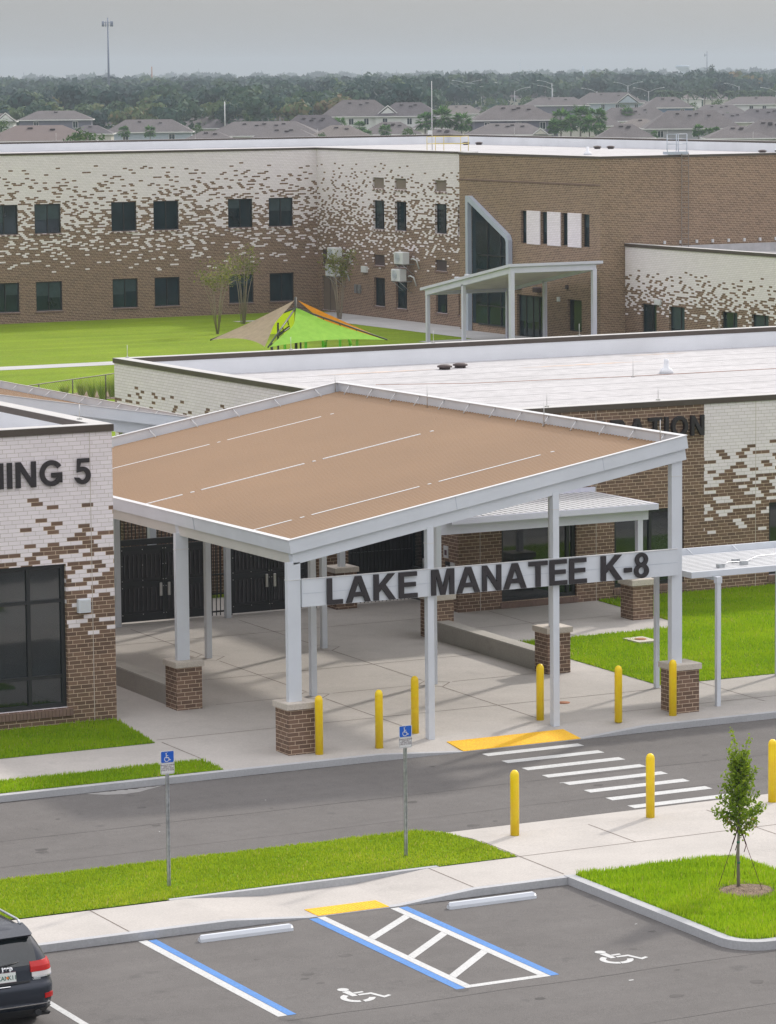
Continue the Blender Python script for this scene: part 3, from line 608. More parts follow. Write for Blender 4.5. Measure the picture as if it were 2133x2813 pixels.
# ------------------------------------------------------------------ wheel stops
def wheel_stop(x0, x1, y0, label):
    z = gz(y0); mb = MB(); rs = []
    for x, i in ((x0, .045), (x0+.05, 0), (x1-.05, 0), (x1, .045)):
        rs.append([(x, y0+i*.4, z), (x, y0+.005+i*.5, z+.06), (x, y0+.045+i, z+.125-i*.5), (x, y0+.115-i, z+.125-i*.5), (x, y0+.155-i*.5, z+.06), (x, y0+.16-i*.4, z)])
    mb.rings(rs); return tag(mb.build('wheel_stop', 'white_paint', origin=((x0+x1)/2, y0, z)), label, 'wheel stop', 'concrete wheel stops of the accessible bays')
wheel_stop(27.98, 29.93, 60.58, 'white concrete wheel stop in the bay left of the striped aisle'); wheel_stop(33.34, 35.30, 60.60, 'white concrete wheel stop in the bay beside the planted island')

# ------------------------------------------------------------------ sapling on the island
def leaf_cloud(pts, size, jit, two=False):
    """small leaf quads (diamonds) at points; returns verts for 4-gons"""
    n = len(pts); a = RNG.normal(size=(n, 3)); a /= np.linalg.norm(a, axis=1)[:, None]; b = RNG.normal(size=(n, 3)); b -= (a*b).sum(1)[:, None]*a; b /= np.linalg.norm(b, axis=1)[:, None]
    s = (size*(1-jit+2*jit*RNG.random(n)))[:, None]
    return np.stack([pts-a*s, pts+b*s*.5, pts+a*s, pts-b*s*.5], 1).reshape(-1, 3)
def sapling(x, y):
    z0 = gz(y)+.16; t = thing('young_tree', 'young sapling with upright leafy crown, tied with straps on a mulch ring', 'tree', (x, y, z0))
    mb = MB(); mb.path([(x, y, z0-.05), (x-.01, y, z0+.8), (x+.02, y, z0+1.5), (x+.0, y, z0+2.3), (x+.02, y, z0+2.95)], [.036, .030, .024, .015, .005], 9); tr = mb.build('trunk', 'bark', t)
    br = MB(); P = []
    for k in range(46):
        zb = z0+1.05+1.45*(k/46)**0.9; a = k*2.399+RNG.uniform(-.3, .3); ln = (0.70-.30*(k/46))*RNG.uniform(.6, 1.12); up = RNG.uniform(.3, 1.0) + 1.3*(k/46)**1.5
        d = np.array([math.cos(a), math.sin(a), up]); d /= np.linalg.norm(d); p0 = np.array([x+.01, y, zb]); p1 = p0+d*ln+np.array([0, 0, -.04])
        mid = (p0+p1)/2+np.array([0, 0, .04]); br.path([p0, mid, p1], [.009, .006, .002], 4)
        m_ = int((62+25*k/46)*ln/.5)
        tt = RNG.uniform(.12, 1.03, m_)[:, None]; P.append(p0*(1-tt)+p1*tt+RNG.normal(scale=.042, size=(m_, 3)))
    for k in range(7):
        a = k*2.4; zb = z0+1.9+.1*k; p0 = np.array([x+.01, y, zb]); p1 = p0+np.array([.20*math.cos(a), .20*math.sin(a), RNG.uniform(.5, .75)]); br.path([p0, (p0+p1)/2, p1], [.007, .005, .002], 4)
        tt = RNG.uniform(.1, 1.03, 55)[:, None]; P.append(p0*(1-tt)+p1*tt+RNG.normal(scale=.035, size=(55, 3)))
    br.build('branch', 'bark', tr)
    P = np.concatenate(P); hgt = (P[:, 2]-z0-1.0)/1.9
    u = np.clip(.1+.55*RNG.random(len(P))+.15*hgt+np.where((hgt < .25) & (RNG.random(len(P)) < .35), .4, 0), 0, 1)
    fast_mesh('crown', leaf_cloud(P-np.array([x, y, z0]), .042, .4), 4, 'leaf_sapling', t, u)
    for (dx, dy, zt) in ((.30, .62, 1.25), (.26, -.48, 1.3), (-.42, .12, 1.3)):
        mb = MB(); g = (x+dx, y+dy, gz(y+dy)+.17); top = (x+.012, y, z0+zt); mid = [g[i]*.30+top[i]*.70 for i in range(3)]
        mb.tube(g, mid, .006, n=5); mb.tube(mid, top, .014, n=5); mb.tube(mid, (mid[0]-.05, mid[1], mid[2]-.14), .010, n=4); mb.build('tie_strap', 'strap', t)
    mb = MB(); mb.tube((x-.005, y, z0+.93), (x-.005, y, z0+.97), .034); mb.tube((x, y, z0+.52), (x, y, z0+.56), .038); mb.build('tie_band', 'cord_green', tr)
sapling(38.85, 58.80)
mb = MB(); rs = []
for r, h in ((.60, -.02), (.5, .0), (.25, .02), (.02, .03)):
    rs.append([(38.87+r*math.cos(a)*(1+.12*math.sin(3*a+.5)), 58.55+r*.95*math.sin(a)*(1+.1*math.sin(2*a)), gz(58.6)+.20+h) for a in [2*PI*k/24 for k in range(24)]])
mb.rings(rs, True, True); structure(mb.build('mulch_ring', 'mulch'))
mb = MB()
for k in range(420):
    a, r = RNG.uniform(0, 2*PI), .74*math.sqrt(RNG.random()); x, y, z = 38.87+r*math.cos(a), 58.55+r*math.sin(a), gz(58.6)+.205+.03*(1-min(1, r/.64)); b = RNG.uniform(0, PI); l = RNG.uniform(.02, .06)
    mb.poly([(x, y, z), (x+l*math.cos(b), y+l*math.sin(b), z+RNG.uniform(0, .02)), (x+l*math.cos(b)-.014*math.sin(b), y+l*math.sin(b)+.014*math.cos(b), z+.01)])
o = mb.build('wood_chips', 'mulch'); o['kind'] = 'stuff'; o['label'] = 'loose wood chips under the sapling'
# small covers
def cover(name, x, y, sq, label, cat):
    z = gz(y)+.16; mb = MB()
    if sq: mb.box(x-.32, x+.32, y-.42, y+.42, z-.1, z+.062)
    mb.lathe((x, y, z+(.062 if sq else -.02)), [(.17, 0), (.17, .012 if sq else .022), (.02, .014 if sq else .024)], 18)
    o = mb.build(name, ['cap_stone' if sq else 'rust', 'rust'], origin=(x, y, z))
    if sq:
        for p in o.data.polygons:
            if p.index >= 6: p.material_index = 1
    tag(o, label, cat)
cover('utility_cover', 52.57, 84.5, True, 'square concrete utility box lid set in the office lawn', 'cover'); cover('drain_cover', 46.02, 77.65, False, 'small round rusty cover in the plaza paving', 'cover')
# ------------------------------------------------------------------ building at the left ("... NING 5")
BRG = random.Random(5); plain('blind', (.035, .06, .068), .25, var=.2, scale=2.5)
def fwall(Y): return lambda u, z, d: (u, Y+d, z)           # wall facing the car park
def wwall(X): return lambda u, z, d: (X+d, u, z)           # wall facing left
def window(parent, mapf, u0, u1, z0, z1, depth, vbars=(), hbars=(), fr=0.05, glz='glass', name='window', mat='black_frame'):
    """frame in an opening, panes set back in it as sub-part"""
    mb = MB(); t = 0.05
    def bx(a, b, c, d, d0=depth-t, d1=depth+0.02):
        p = [mapf(a, c, d0), mapf(b, c, d0), mapf(b, c, d1), mapf(a, c, d1), mapf(a, d, d0), mapf(b, d, d0), mapf(b, d, d1), mapf(a, d, d1)]; mb.hexa(p)
    bx(u0, u0+fr, z0, z1); bx(u1-fr, u1, z0, z1); bx(u0+fr, u1-fr, z0, z0+fr); bx(u0+fr, u1-fr, z1-fr, z1)
    for v in vbars: bx(v-fr*.45, v+fr*.45, z0+fr, z1-fr, depth-t+.004)
    for h in hbars:
        ed = [u0+fr] + [x for v in sorted(vbars) for x in (v-fr*.45, v+fr*.45)] + [u1-fr]
        for a, b in zip(ed[0::2], ed[1::2]): bx(a, b, h-fr*.4, h+fr*.4, depth-t+.008)
    o = mb.build(name, mat, parent)
    mb = MB(); mb.poly([mapf(u0, z0, depth+.005), mapf(u1, z0, depth+.005), mapf(u1, z1, depth+.005), mapf(u0, z1, depth+.005)]); mb.build('pane', glz, o)
    if glz == 'glass_teal':
        k = BRG.random(); zb = z1-(z1-z0)*(.25+.6*k) if k < .75 else None; ed = [u0+fr] + list(sorted(vbars)) + [u1-fr]
        for a, b_ in zip(ed[:-1], ed[1:]):
            if zb and BRG.random() < .8: mb = MB(); z_b = zb + .25*(BRG.random()-.5); mb.poly([mapf(a, z_b, depth-.004), mapf(b_, z_b, depth-.004), mapf(b_, z1-fr, depth-.004), mapf(a, z1-fr, depth-.004)]); mb.build('blind', 'blind', o)
    return o
def sill(parent, mapf, u0, u1, z, h=0.09, out=0.035, mat='brick_brown', dp=0.12):
    mb = MB(); n = max(2, int((u1-u0)/0.093)); w_ = (u1-u0)/n
    for k in range(n):
        a, b = u0+k*w_+.005, u0+(k+1)*w_-.005
        mb.hexa([mapf(a, z-h, -out), mapf(b, z-h, -out), mapf(b, z-h, dp), mapf(a, z-h, dp), mapf(a, z-.03, -out), mapf(b, z-.03, -out), mapf(b, z, dp), mapf(a, z, dp)])
    mb.build('sill', mat, parent)
def sill_plain(parent, mapf, u0, u1, z):
    mb = MB(); mb.hexa([mapf(u0, z-.11, -.03), mapf(u1, z-.11, -.03), mapf(u1, z-.11, .15), mapf(u0, z-.11, .15), mapf(u0, z-.035, -.03), mapf(u1, z-.035, -.03), mapf(u1, z-.002, .15), mapf(u0, z-.002, .15)]); mb.build('sill', 'brick_brown_far', parent)
plain('sill_brown', (0.19, 0.125, 0.10), 0.85, var=0.15, scale=3); plain('sill_pale', (0.46, 0.40, 0.36), 0.85, var=0.25, scale=4)
def coping(parent, segs, z0, z1, name='coping', wd=0.42):
    """segs: (x0,y0,x1,y1) outlines of the cap; brown metal, sky sheen on its top put into a pale colour"""
    mb = MB()
    for (x0, x1, y0, y1) in segs: mb.box(x0, x1, y0, y1, z0, z1-.012)
    o = mb.build(name, 'brown_metal', parent)
    mb = MB()
    for (x0, x1, y0, y1) in segs: mb.box(x0+.012, x1-.012, y0+.012, y1-.012, z1-.012, z1)
    mb.build('coping_sheen', 'coping_top', o); return o  # pale sheet stands in for the sky's glare on the brown metal
def rod(x, y, z, h, label, group='lightning rods along the roof edges'):
    mb = MB(); mb.tube((x, y, z), (x, y, z+h), .012, .007, 6); mb.box(x-.05, x+.05, y-.05, y+.05, z-.0, z+.035)
    return tag(mb.build('lightning_rod', 'steel', origin=(x, y, z)), label, 'lightning rod', group)

LB = thing('classroom_building', 'brick building at the left picture edge, lettering NING 5 over a big dark window', 'school building', (33.0, 80.95, gz(80.95)))
hole = (28.2, 33.92, 0.70, 4.24)
mb = MB(); mb.wall(fwall(80.95), 10, 35.2, -0.1, 7.42, [hole], 0.16); mb.poly([(35.2, 80.95, -.1), (35.2, 93.0, -.1), (35.2, 93.0, 7.42), (35.2, 80.95, 7.42)]); mb.poly([(10, 93, -.1), (35.2, 93, -.1), (35.2, 93, 7.42), (10, 93, 7.42)])
mb.build('wall', 'brick_dither_left', LB)
mb = MB(); mb.box(10, 34.78, 81.37, 92.6, 6.7, 6.95); mb.build('roof', 'white_roof', LB); mb = MB(); mb.poly([(10, 81.372, 6.9), (34.77, 81.372, 6.9), (34.77, 81.372, 7.43), (10, 81.372, 7.43)]); mb.poly([(34.768, 81.38, 6.9), (34.768, 92.6, 6.9), (34.768, 92.6, 7.43), (34.768, 81.38, 7.43)]); mb.build('parapet_lining', 'parapet_white', LB)
def brick_sill(parent, mapf, u0, u1, z, mats=('sill_brown', 'sill_light')):
    mb = MB(); n = max(3, int((u1-u0)/.2)); w_ = (u1-u0)/n
    for k in range(n): a, b = u0+k*w_+.01, u0+(k+1)*w_-.01; mb.hexa([mapf(a, z-.12, -.05), mapf(b, z-.12, -.05), mapf(b, z-.12, .12), mapf(a, z-.12, .12), mapf(a, z-.03, -.05), mapf(b, z-.03, -.05), mapf(b, z-.002, .12), mapf(a, z-.002, .12)])
    o = mb.build('sill', list(mats), parent)
    for p in o.data.polygons: p.material_index = (p.index//6) % 2 if BRG.random() < .9 else 0
plain('sill_light', (0.60, 0.52, 0.50), 0.85)
coping(LB, [(10, 35.24, 80.91, 81.37), (34.77, 35.24, 81.37, 93.04)], 7.42, 7.60)
window(LB, fwall(80.95), *hole, 0.16, vbars=(29.05, 31.02, 32.97), hbars=(1.47, 3.33), fr=0.105)
sill(LB, fwall(80.95), 28.1, 34.03, 0.695, h=.2, out=.05, mat='sill_brown', dp=.15)
letters('LEARNING', 29.30, 33.87, 0.14, 'letter_dark', LB, lambda a, z, d: (a, 80.95-.03-d, 6.17+z), 0.63, 0.035)
letters('5', 34.17, 34.61, 0.2, 'letter_dark', LB, lambda a, z, d: (a, 80.95-.03-d, 6.17+z), 0.63, 0.035)
mb = MB(); mb.bevbox(34.18, 34.51, 80.80, 80.949, 3.02, 3.36, .02); bxo = mb.build('alarm_box', 'white_paint', LB)
mb = MB()
for k in range(8): mb.box(34.215, 34.475, 80.794, 80.799, 3.06+k*.034, 3.078+k*.034)
mb.build('grille', 'ac_body', bxo)
mb = MB(); mb.box(34.60, 34.615, 80.944, 80.949, .2, 7.42); mb.build('control_joint', 'cap_stone', LB)
for i in range(2):
    mb = MB(); mb.path([(20, 82.6+.3*i, 6.96), (28, 82.0+.25*i, 6.965), (33, 81.75+.2*i, 6.965), (34.4, 81.9+.3*i, 6.96), (34.55, 92, 6.96)], .012, 5); mb.build('roof_cable', 'black_metal', LB)
rod(34.95, 82.35, 7.6, .38, 'thin lightning rod on the roof corner of the left brick building')

# ------------------------------------------------------------------ office building ("... RATION")
AY, AX = 91.3, 50.58
AD = thing('office_building', 'long low office building with dark RATION lettering, brown brick front and wide white roof', 'school building', (55.0, AY, gz(91.3)))
h1 = (52.03, 54.58, 0.62, 3.03); h2 = (55.89, 58.35, 0.74, 3.03); h3 = (61.40, 64.2, 0.74, 2.96); h4 = (67.0, 69.8, .74, 2.96)
mb = MB(); mb.wall(fwall(AY), AX, 59.05, -.1, 6.09, [h1, h2], 0.14); mb.build('wall', 'brick_brown', AD)
mb = MB(); mb.wall(fwall(AY), 59.05, 90, -.1, 6.09, [h3, h4], 0.14); mb.build('wall', 'brick_dither_office', AD)
dh = (93.35, 94.42, 0.42, 2.95)
mb = MB(); mb.wall(wwall(AX), AY, 96.0, -.1, 6.09, [dh], 0.14); mb.build('wall', 'brick_brown', AD)
mb = MB(); mb.wall(wwall(AX), 96.0, 116.0, -.1, 6.09, [], 0.14); mb.build('wall', 'brick_dither_side', AD); mb = MB(); mb.poly([(AX, 116, -.1), (90, 116, -.1), (90, 116, 6.09), (AX, 116, 6.09)]); mb.build('wall', 'brick_dither_side', AD)
for h, vb in ((h1, (54.33,)), (h2, (57.20,)), (h3, (62.8,)), (h4, (68.4,))):
    window(AD, fwall(AY), *h, .14, vbars=vb, hbars=(), fr=.10); sill(AD, fwall(AY), h[0]-.05, h[1]+.05, h[2], h=.19, out=.05, mat='sill_brown', dp=.13)
d = window(AD, wwall(AX), *dh, .14, vbars=(), hbars=(1.4,), fr=.09, name='door'); mb = MB(); mb.tube((AX+.06, 93.55, 1.2), (AX+.06, 93.55, 1.75), .015, n=6); mb.build('handle', 'steel', d)
mb = MB(); mb.box(AX+.42, 90, AY+.42, 115.6, 5.3, 5.53)
mb2 = MB()
for (p, q) in (((AX+.424, AY+.42), (AX+.424, 115.6)), ((AX+.42, 115.596), (90, 115.596)), ((AX+.42, AY+.424), (90, AY+.424))): mb2.poly([(*p, 5.5), (*q, 5.5), (*q, 6.1), (*p, 6.1)])
for k in range(10):
    y = 94+k*2.1; mb.box(AX+.5, 90, y, y+.03, 5.531, 5.536)
mb.build('roof', 'white_roof', AD)
mb2.build('parapet_lining', 'parapet_white', AD)
coping(AD, [(AX-.04, 90, AY-.04, AY+.42), (AX-.04, AX+.42, AY+.42, 115.58), (AX-.04, 90, 115.58, 116.04)], 6.09, 6.26)
letters('ADMINIST', 52.55, 56.45-.98, 0.24, 'letter_dark', AD, lambda a, z, d: (a, AY-.04-d, 5.17+z), 0.61, 0.10)
letters('RATION', 55.72, 58.98, 0.20, 'letter_dark', AD, lambda a, z, d: (a, AY-.04-d, 5.17+z), 0.61, 0.10)
for x in (51.3, 55.25, 60.9): mb = MB(); mb.box(x, x+.016, AY-.006, AY-.001, .3, 6.08); mb.build('control_joint', 'cap_stone', AD)
for i, (y, z0, z1, mt) in enumerate(((92.02, 1.95, 2.30, 'sign_white'), (91.62, 1.35, 1.85, 'sign_white'), (91.92, 1.1, 1.85, 'black_frame'))):
    mb = MB(); mb.box(AX-.025, AX-.001, y-.13, y+.13, z0, z1); pl = mb.build('notice', mt, AD)
    mb = MB(); mb.box(AX-.029, AX-.026, y-.07, y+.07, z0+.08, z1-.12); mb.build('notice_print', 'sign_text' if i == 0 else 'sign_blue' if i == 1 else 'sign_white', pl)
mb = MB(); mb.bevbox(51.9, 52.08, AY-.12, AY-.001, 3.06, 3.12, .01); mb.build('wall_light', 'lamp_red', AD)
# roof furniture
for (x, y, lb) in ((62.1, 113.0, 'left of the two brown mushroom roof vents on the office roof'), (62.9, 113.3, 'right of the two brown mushroom roof vents on the office roof')):
    mb = MB(); mb.lathe((x, y, 5.53), [(.2, 0), (.2, .07), (.27, .08), (.27, .13), (.15, .17), (.02, .18)], 16); tag(mb.build('roof_vent', 'dark_vent', origin=(x, y, 5.53)), lb, 'roof vent', 'mushroom vents on the office roof')
mb = MB(); mb.lathe((67.7, 107.1, 5.53), [(.26, 0), (.2, .16), (.1, .2), (.085, .42), (.085, .5), (.01, .51)], 14); tag(mb.build('vent_pipe', 'parapet_white', origin=(67.7, 107.1, 5.53)), 'white flashed vent pipe standing on the office roof', 'vent pipe')
mb = MB(); mb.path([(56.9, 108.4, 5.56), (60, 107.2, 5.55), (66, 106.5, 5.555), (72, 106.5, 5.55), (80, 107.5, 5.55)], .008, 5); tag(mb.build('roof_conductor', 'rust', origin=(57, 108.4, 5.55)), 'reddish lightning cable lying along the office roof', 'cable')
for (x0, x1, y, s) in ((57, 62, 113.2, .16), (64.5, 70, 112.0, .18), (70.5, 73.5, 114.6, .1)):
    mb = MB(); r = [(x0+(x1-x0)*k/16, y + s*(1+.6*math.sin(k*1.7))*math.sin(PI*k/16), 5.5345) for k in range(17)]; r2 = [(x0+(x1-x0)*k/16, y - s*(1+.7*math.sin(k*2.3+1))*math.sin(PI*k/16), 5.5345) for k in range(15, 0, -1)]
    mb.poly(r+r2); mb.build('rust_stain', 'rust_stain' if 'rust_stain' in MATS else plain('rust_stain', (0.52, 0.42, 0.355), .9, var=.18, scale=3), AD)
for (x, y, z, h, lb) in ((51.0, 115.8, 6.26, .45, 'lightning rod at the far left roof corner of the office building'), (57.4, 115.85, 6.26, .45, 'lightning rod on the far parapet of the office roof, below the shade sail'), (63.2, 115.85, 6.26, .45, 'lightning rod on the far office parapet, left of the rear canopy columns'), (69.4, 115.85, 6.26, .45, 'lightning rod on the far office parapet, below the rear canopy right end'), (75.6, 115.85, 6.26, .45, 'lightning rod at the right of the far office parapet'),
                         (57.55, 91.5, 6.26, .42, 'lightning rod on the front office parapet above the lettering'), (65.9, 106.4, 5.53, .7, 'lightning rod rising from the middle of the office roof'), (53.7, 91.5, 6.26, .42, 'lightning rod on the front office parapet just behind the canopy edge'), (48.5, 91, 6.9, 0, '')):
    if h: rod(x, y, z, h, lb)

# ------------------------------------------------------------------ big entrance canopy
X0, X1, CY0, CY1 = 37.07, 48.03, 75.05, 93.85; SLP = (7.09-5.23)/(48.0-37.07)
zr = lambda x: 5.23 + (x-37.07)*SLP                        # top edge of the fascia
EC = thing('entrance_canopy', 'big sloping canopy with tan ribbed deck, white columns on brick pillars, LAKE MANATEE board', 'canopy', (42.5, 75.3, gz(75.3)+.15))
nx_, nz_ = -SLP/math.hypot(1, SLP), 1/math.hypot(1, SLP)   # roof normal
def tilt(x, h): return (x + nx_*h, zr(x) + nz_*h)          # h along the roof normal
def tilt_box(mb, xa, xb, ya, yb, ha, hb):
    p = []
    for h in (ha, hb):
        for (x, y) in ((xa, ya), (xb, ya), (xb, yb), (xa, yb)):
            X, Z = tilt(x, h); p.append((X, y, Z))
    mb.hexa(p)
mb = MB(); t = .07
tilt_box(mb, X0, X1, CY0, CY0+t, -.315, 0); tilt_box(mb, X0, X1, CY1-t, CY1, -.315, 0); tilt_box(mb, X0, X0+t, CY0+t, CY1-t, -.315, 0); tilt_box(mb, X1-t, X1, CY0+t, CY1-t, -.315, 0)
fa = mb.build('fascia', 'white_paint', EC)
mb = MB(); tilt_box(mb, X0-.02, X1+.02, CY0-.02, CY0+.1, .002, .02); tilt_box(mb, X0-.02, X0+.1, CY0+.1, CY1-.1, .002, .02); tilt_box(mb, X1-.1, X1+.02, CY0+.1, CY1-.1, .002, .02); tilt_box(mb, X0-.02, X1+.02, CY1-.1, CY1+.02, .002, .02); mb.build('edge_trim', 'sign_white', fa)
mb = MB()
for k in range(2): tilt_box(mb, (41.5, 45.6)[k], (41.5, 45.6)[k]+.012, CY0-.003, CY0-.001, -.31, -.005)
tilt_box(mb, X0-.006, X0-.001, 80.35, 80.39, -.31, -.01); mb.build('panel_seam', 'grey_frame', fa)
# deck with real ribs across the slope direction
mb = MB(); pitch = 0.1524; n = int((CY1-CY0-.16)/pitch); sec = []
for k in range(n):
    y = CY0+.08+k*pitch; sec += [(y, -.262), (y+.070, -.262), (y+.095, -.240), (y+.127, -.240)]
sec.append((CY1-.08, -.262))
for a, b in zip(sec[:-1], sec[1:]):
    q = []
    for (x, (y, h)) in ((X0+.07, a), (X1-.07, a), (X1-.07, b), (X0+.07, b)): X, Z = tilt(x, h); q.append((X, y, Z))
    mb.poly(q)
dk = mb.build('roof_deck', 'tan_deck', EC)
mb = MB(); q = []
for (x, y) in ((X0+.07, CY0+.07), (X1-.07, CY0+.07), (X1-.07, CY1-.07), (X0+.07, CY1-.07)): X, Z = tilt(x, -.29); q.append((X, y, Z))
mb.poly(q); mb.build('soffit', 'soffit', EC)
# pale lap strips on the deck, in broken runs
for y in (78.3, 84.65, 90.5):
    for (xa, xb) in ((37.15, 38.72), (38.95, 39.06), (39.26, 42.25), (42.49, 42.58), (42.80, 45.72), (46.02, 46.12)):
        mb = MB(); tilt_box(mb, xa, xb, y-.032, y+.032, -.262, -.236); mb.build('lap_strip', 'sign_white', dk)
# braces inside the upstand
for k in range(13):
    y = CY0+.9+k*1.42
    a, b = tilt(X1-.075, -.02), tilt(X1-.30, -.235); mb = MB(); mb.tube((a[0], y, a[1]), (b[0], y, b[1]), .016, n=5); mb.build('edge_brace', 'sign_white', fa)
for k in range(8):
    x = X0+.9+k*1.32
    a, b = tilt(x, -.02), tilt(x+.05, -.235); mb = MB(); mb.tube((a[0], CY1-.08, a[1]), (b[0], CY1-.34, b[1]), .016, n=5); mb.build('edge_brace', 'sign_white', fa)
# beams under the roof edge
def sl_beam(mb, xa, xb, ya, yb, h0, h1): tilt_box(mb, xa, xb, ya, yb, h0, h1)
mb = MB(); sl_beam(mb, 37.13, 47.98, 75.13, 75.33, -.60, -.318); mb.build('beam', 'white_paint', EC)
for (yb, nm) in ((81.5, 1), (87.75, 2), (93.55, 3)):
    mb = MB(); sl_beam(mb, 37.13, 47.98, yb, yb+.2, -.60, -.318); mb.build('beam', 'white_paint', EC)
for xa in (37.13, 47.78):
    mb = MB()
    for (ya, yb) in ((75.333, 81.497), (81.703, 87.747), (87.953, 93.547)): sl_beam(mb, xa, xa+.2, ya, yb, -.60, -.318)
    mb.build('beam', 'cream_metal' if xa < 40 else 'white_paint', EC)
def column(x, y, w, zb=None, wy=None):
    zb = gz(y)+.15 if zb is None else zb; mb = MB(); h = w/2; g_ = (wy or w)/2; zt = zr(x)-.56
    mb.box(x-h, x+h, y-g_, y+g_, zb-.02, zt); c = mb.build('column', 'white_paint', EC)
    mb = MB(); mb.box(x-h-.008, x+h+.008, y-g_-.008, y+g_+.008, zt-.42, zt-.40); mb.build('collar', 'sign_white', c)
def pier(parent, x0, x1, y0, y1, zt, capw=.05, caph=.15):
    mb = MB(); zb = gz(y0)+.05; mb.box(x0, x1, y0, y1, zb, zt); p = mb.build('brick_pillar', 'brick_brown', parent)
    mb = MB(); rs = [[(x0-capw, y0-capw, z), (x1+capw, y0-capw, z), (x1+capw, y1+capw, z), (x0-capw, y1+capw, z)] for z in (zt, zt+caph-.015)]
    cx_, cy_ = (x0+x1)/2, (y0+y1)/2
    rs.append([(cx_+(q[0]-cx_)*.97, cy_+(q[1]-cy_)*.97, zt+caph) for q in rs[0]]); mb.rings(rs); mb.build('cap', 'cap_stone', p); return p
for (x, y0) in ((37.29, 74.94), (48.04, 75.02), (37.35, 81.32), (48.06, 81.3), (37.4, 87.55), (48.04, 87.62), (48.05, 93.5)):
    pier(EC, x-.345, x+.345, y0, y0+.68, gz(y0)+.15+1.08)
    wx_, wy_ = ((.34, .14) if x < 40 else (.30, .18)) if y0 < 82 and (x < 40 or y0 < 80) else (.18, .17)
    column((x-.06 if x < 40 else x-.20 if y0 < 80 else x-.03), y0+.26, wx_, gz(y0)+.15+1.22, wy_)
for (x, y) in ((40.86, 75.2), (44.33, 75.2), (40.92, 81.55), (44.42, 81.55), (40.95, 87.9), (44.40, 87.8), (40.85, 93.75), (44.30, 93.72)): column(x, y, .17 if y < 76 else .155)
# name board across the front
mb = MB(); mb.box(37.42, 40.75, 75.09, 75.15, 3.64, 4.29); mb.box(40.97, 44.22, 75.09, 75.15, 3.64, 4.29); mb.box(44.44, 47.80, 75.09, 75.15, 3.64, 4.29)
mb.box(40.75, 40.97, 75.086, 75.095, 3.64, 4.29); mb.box(44.22, 44.44, 75.086, 75.095, 3.64, 4.29)
sg = mb.build('name_board', 'white_paint', EC)
mb = MB(); mb.box(37.42, 47.8, 75.0835, 75.0855, 3.955, 3.962); mb.build('board_seam', 'grey_frame', sg)
mb = MB(); mb.box(37.42, 47.8, 75.075, 75.16, 4.29, 4.305); mb.build('board_trim', 'sign_white', sg)
sp_ = lambda a, z, d: (a, 75.07-d, 3.655+z)
letters('LAKE', 38.05, 40.46, .13, 'letter_dark', sg, sp_, .62, .045); letters('MANATEE', 40.84, 45.15, .10, 'letter_dark', sg, sp_, .62, .045)
letters('K', 45.555, 46.17, .1, 'letter_dark', sg, sp_, .62, .045); letters('-', 46.22, 46.44, .1, 'letter_dark', sg, sp_, .62, .045); letters('8', 46.51, 46.93, .1, 'letter_dark', sg, sp_, .62, .045)
mb = MB(); mb.tube((47.85, 93.7, zr(47.85)-.24), (47.85, 93.7, zr(47.85)+.28), .012, .007, 6); tag(mb.build('lightning_rod', 'steel', origin=(47.85, 93.7, zr(47.85)-.24)), 'lightning rod at the rear peak of the tan canopy', 'lightning rod', 'lightning rods along the roof edges')
for (y, lb) in ((88.0, 'lightning rod inside the far upstand of the tan canopy, first from the rear peak'), (81.6, 'lightning rod inside the far upstand of the tan canopy, middle of the edge'), (75.9, 'lightning rod near the front right corner of the tan canopy')):
    z = zr(47.85)-.25; mb = MB(); mb.tube((47.8, y, z), (47.8, y, z+.62), .013, .008, 6); tag(mb.build('lightning_rod', 'steel', origin=(47.8, y, z)), lb, 'lightning rod', 'lightning rods along the roof edges')
# low concrete walls beside the walk
def low_wall(x0, x1, y0, y1, label):
    mb = MB(); c = .02
    mb.prism([(x0, y0), (x1, y0), (x1, y1), (x0, y1)], lambda x, y: gz(y)+.15+.48, lambda x, y: gz(y)); mb.prism([(x0+c, y0), (x1-c, y0), (x1-c, y1), (x0+c, y1)], lambda x, y: gz(y)+.15+.50, lambda x, y: gz(y)+.15+.4795)
    return tag(mb.build('low_wall', 'concrete_wall', origin=((x0+x1)/2, y0, gz(y0)+.15)), label, 'low wall', 'low concrete walls under the canopy')
low_wall(37.10, 37.56, 82.003, 87.54, 'low concrete wall running back from the left rear brick pillar, beside the left building'); low_wall(47.76, 48.24, 81.983, 87.61, 'low stained concrete seat wall between the canopy and the office patio')

# ------------------------------------------------------------------ small white canopy over the office door
OC = thing('door_canopy', 'small white canopy with ribbed metal roof over the office door, post on brick pillar', 'canopy', (54.7, 88.0, gz(88)+.15))
mb = MB(); mb.box(48.35, 55.13, 87.62, 87.68, 3.53, 3.70); mb.box(48.35, 48.41, 87.68, 91.25, 3.53, 3.70); mb.box(55.07, 55.13, 87.68, 91.25, 3.53, 3.70); mb.build('fascia', 'canopy_pale', OC)
mb = MB(); mb.box(48.41, 55.07, 87.68, 91.28, 3.56, 3.60)
for k in range(27): mb.box(48.48+.247*k, 48.48+.247*k+.125, 87.685, 91.25, 3.603, 3.715)
mb.build('roof_deck', 'sign_white', OC)
mb = MB(); mb.box(48.3, 55.18, 91.2, 91.288, 3.70, 3.83); mb.build('flashing', 'canopy_pale', OC)
mb = MB(); mb.box(48.14, 54.97, 87.92, 88.10, 3.22, 3.525); mb.build('beam', 'canopy_pale', OC)
mb = MB(); mb.box(54.62, 54.79, 87.93, 88.09, 1.4, 3.215); mb.build('post', 'canopy_pale', OC)
pier(OC, 54.30, 54.98, 87.68, 88.36, gz(87.7)+.15+1.0, .06, .17)
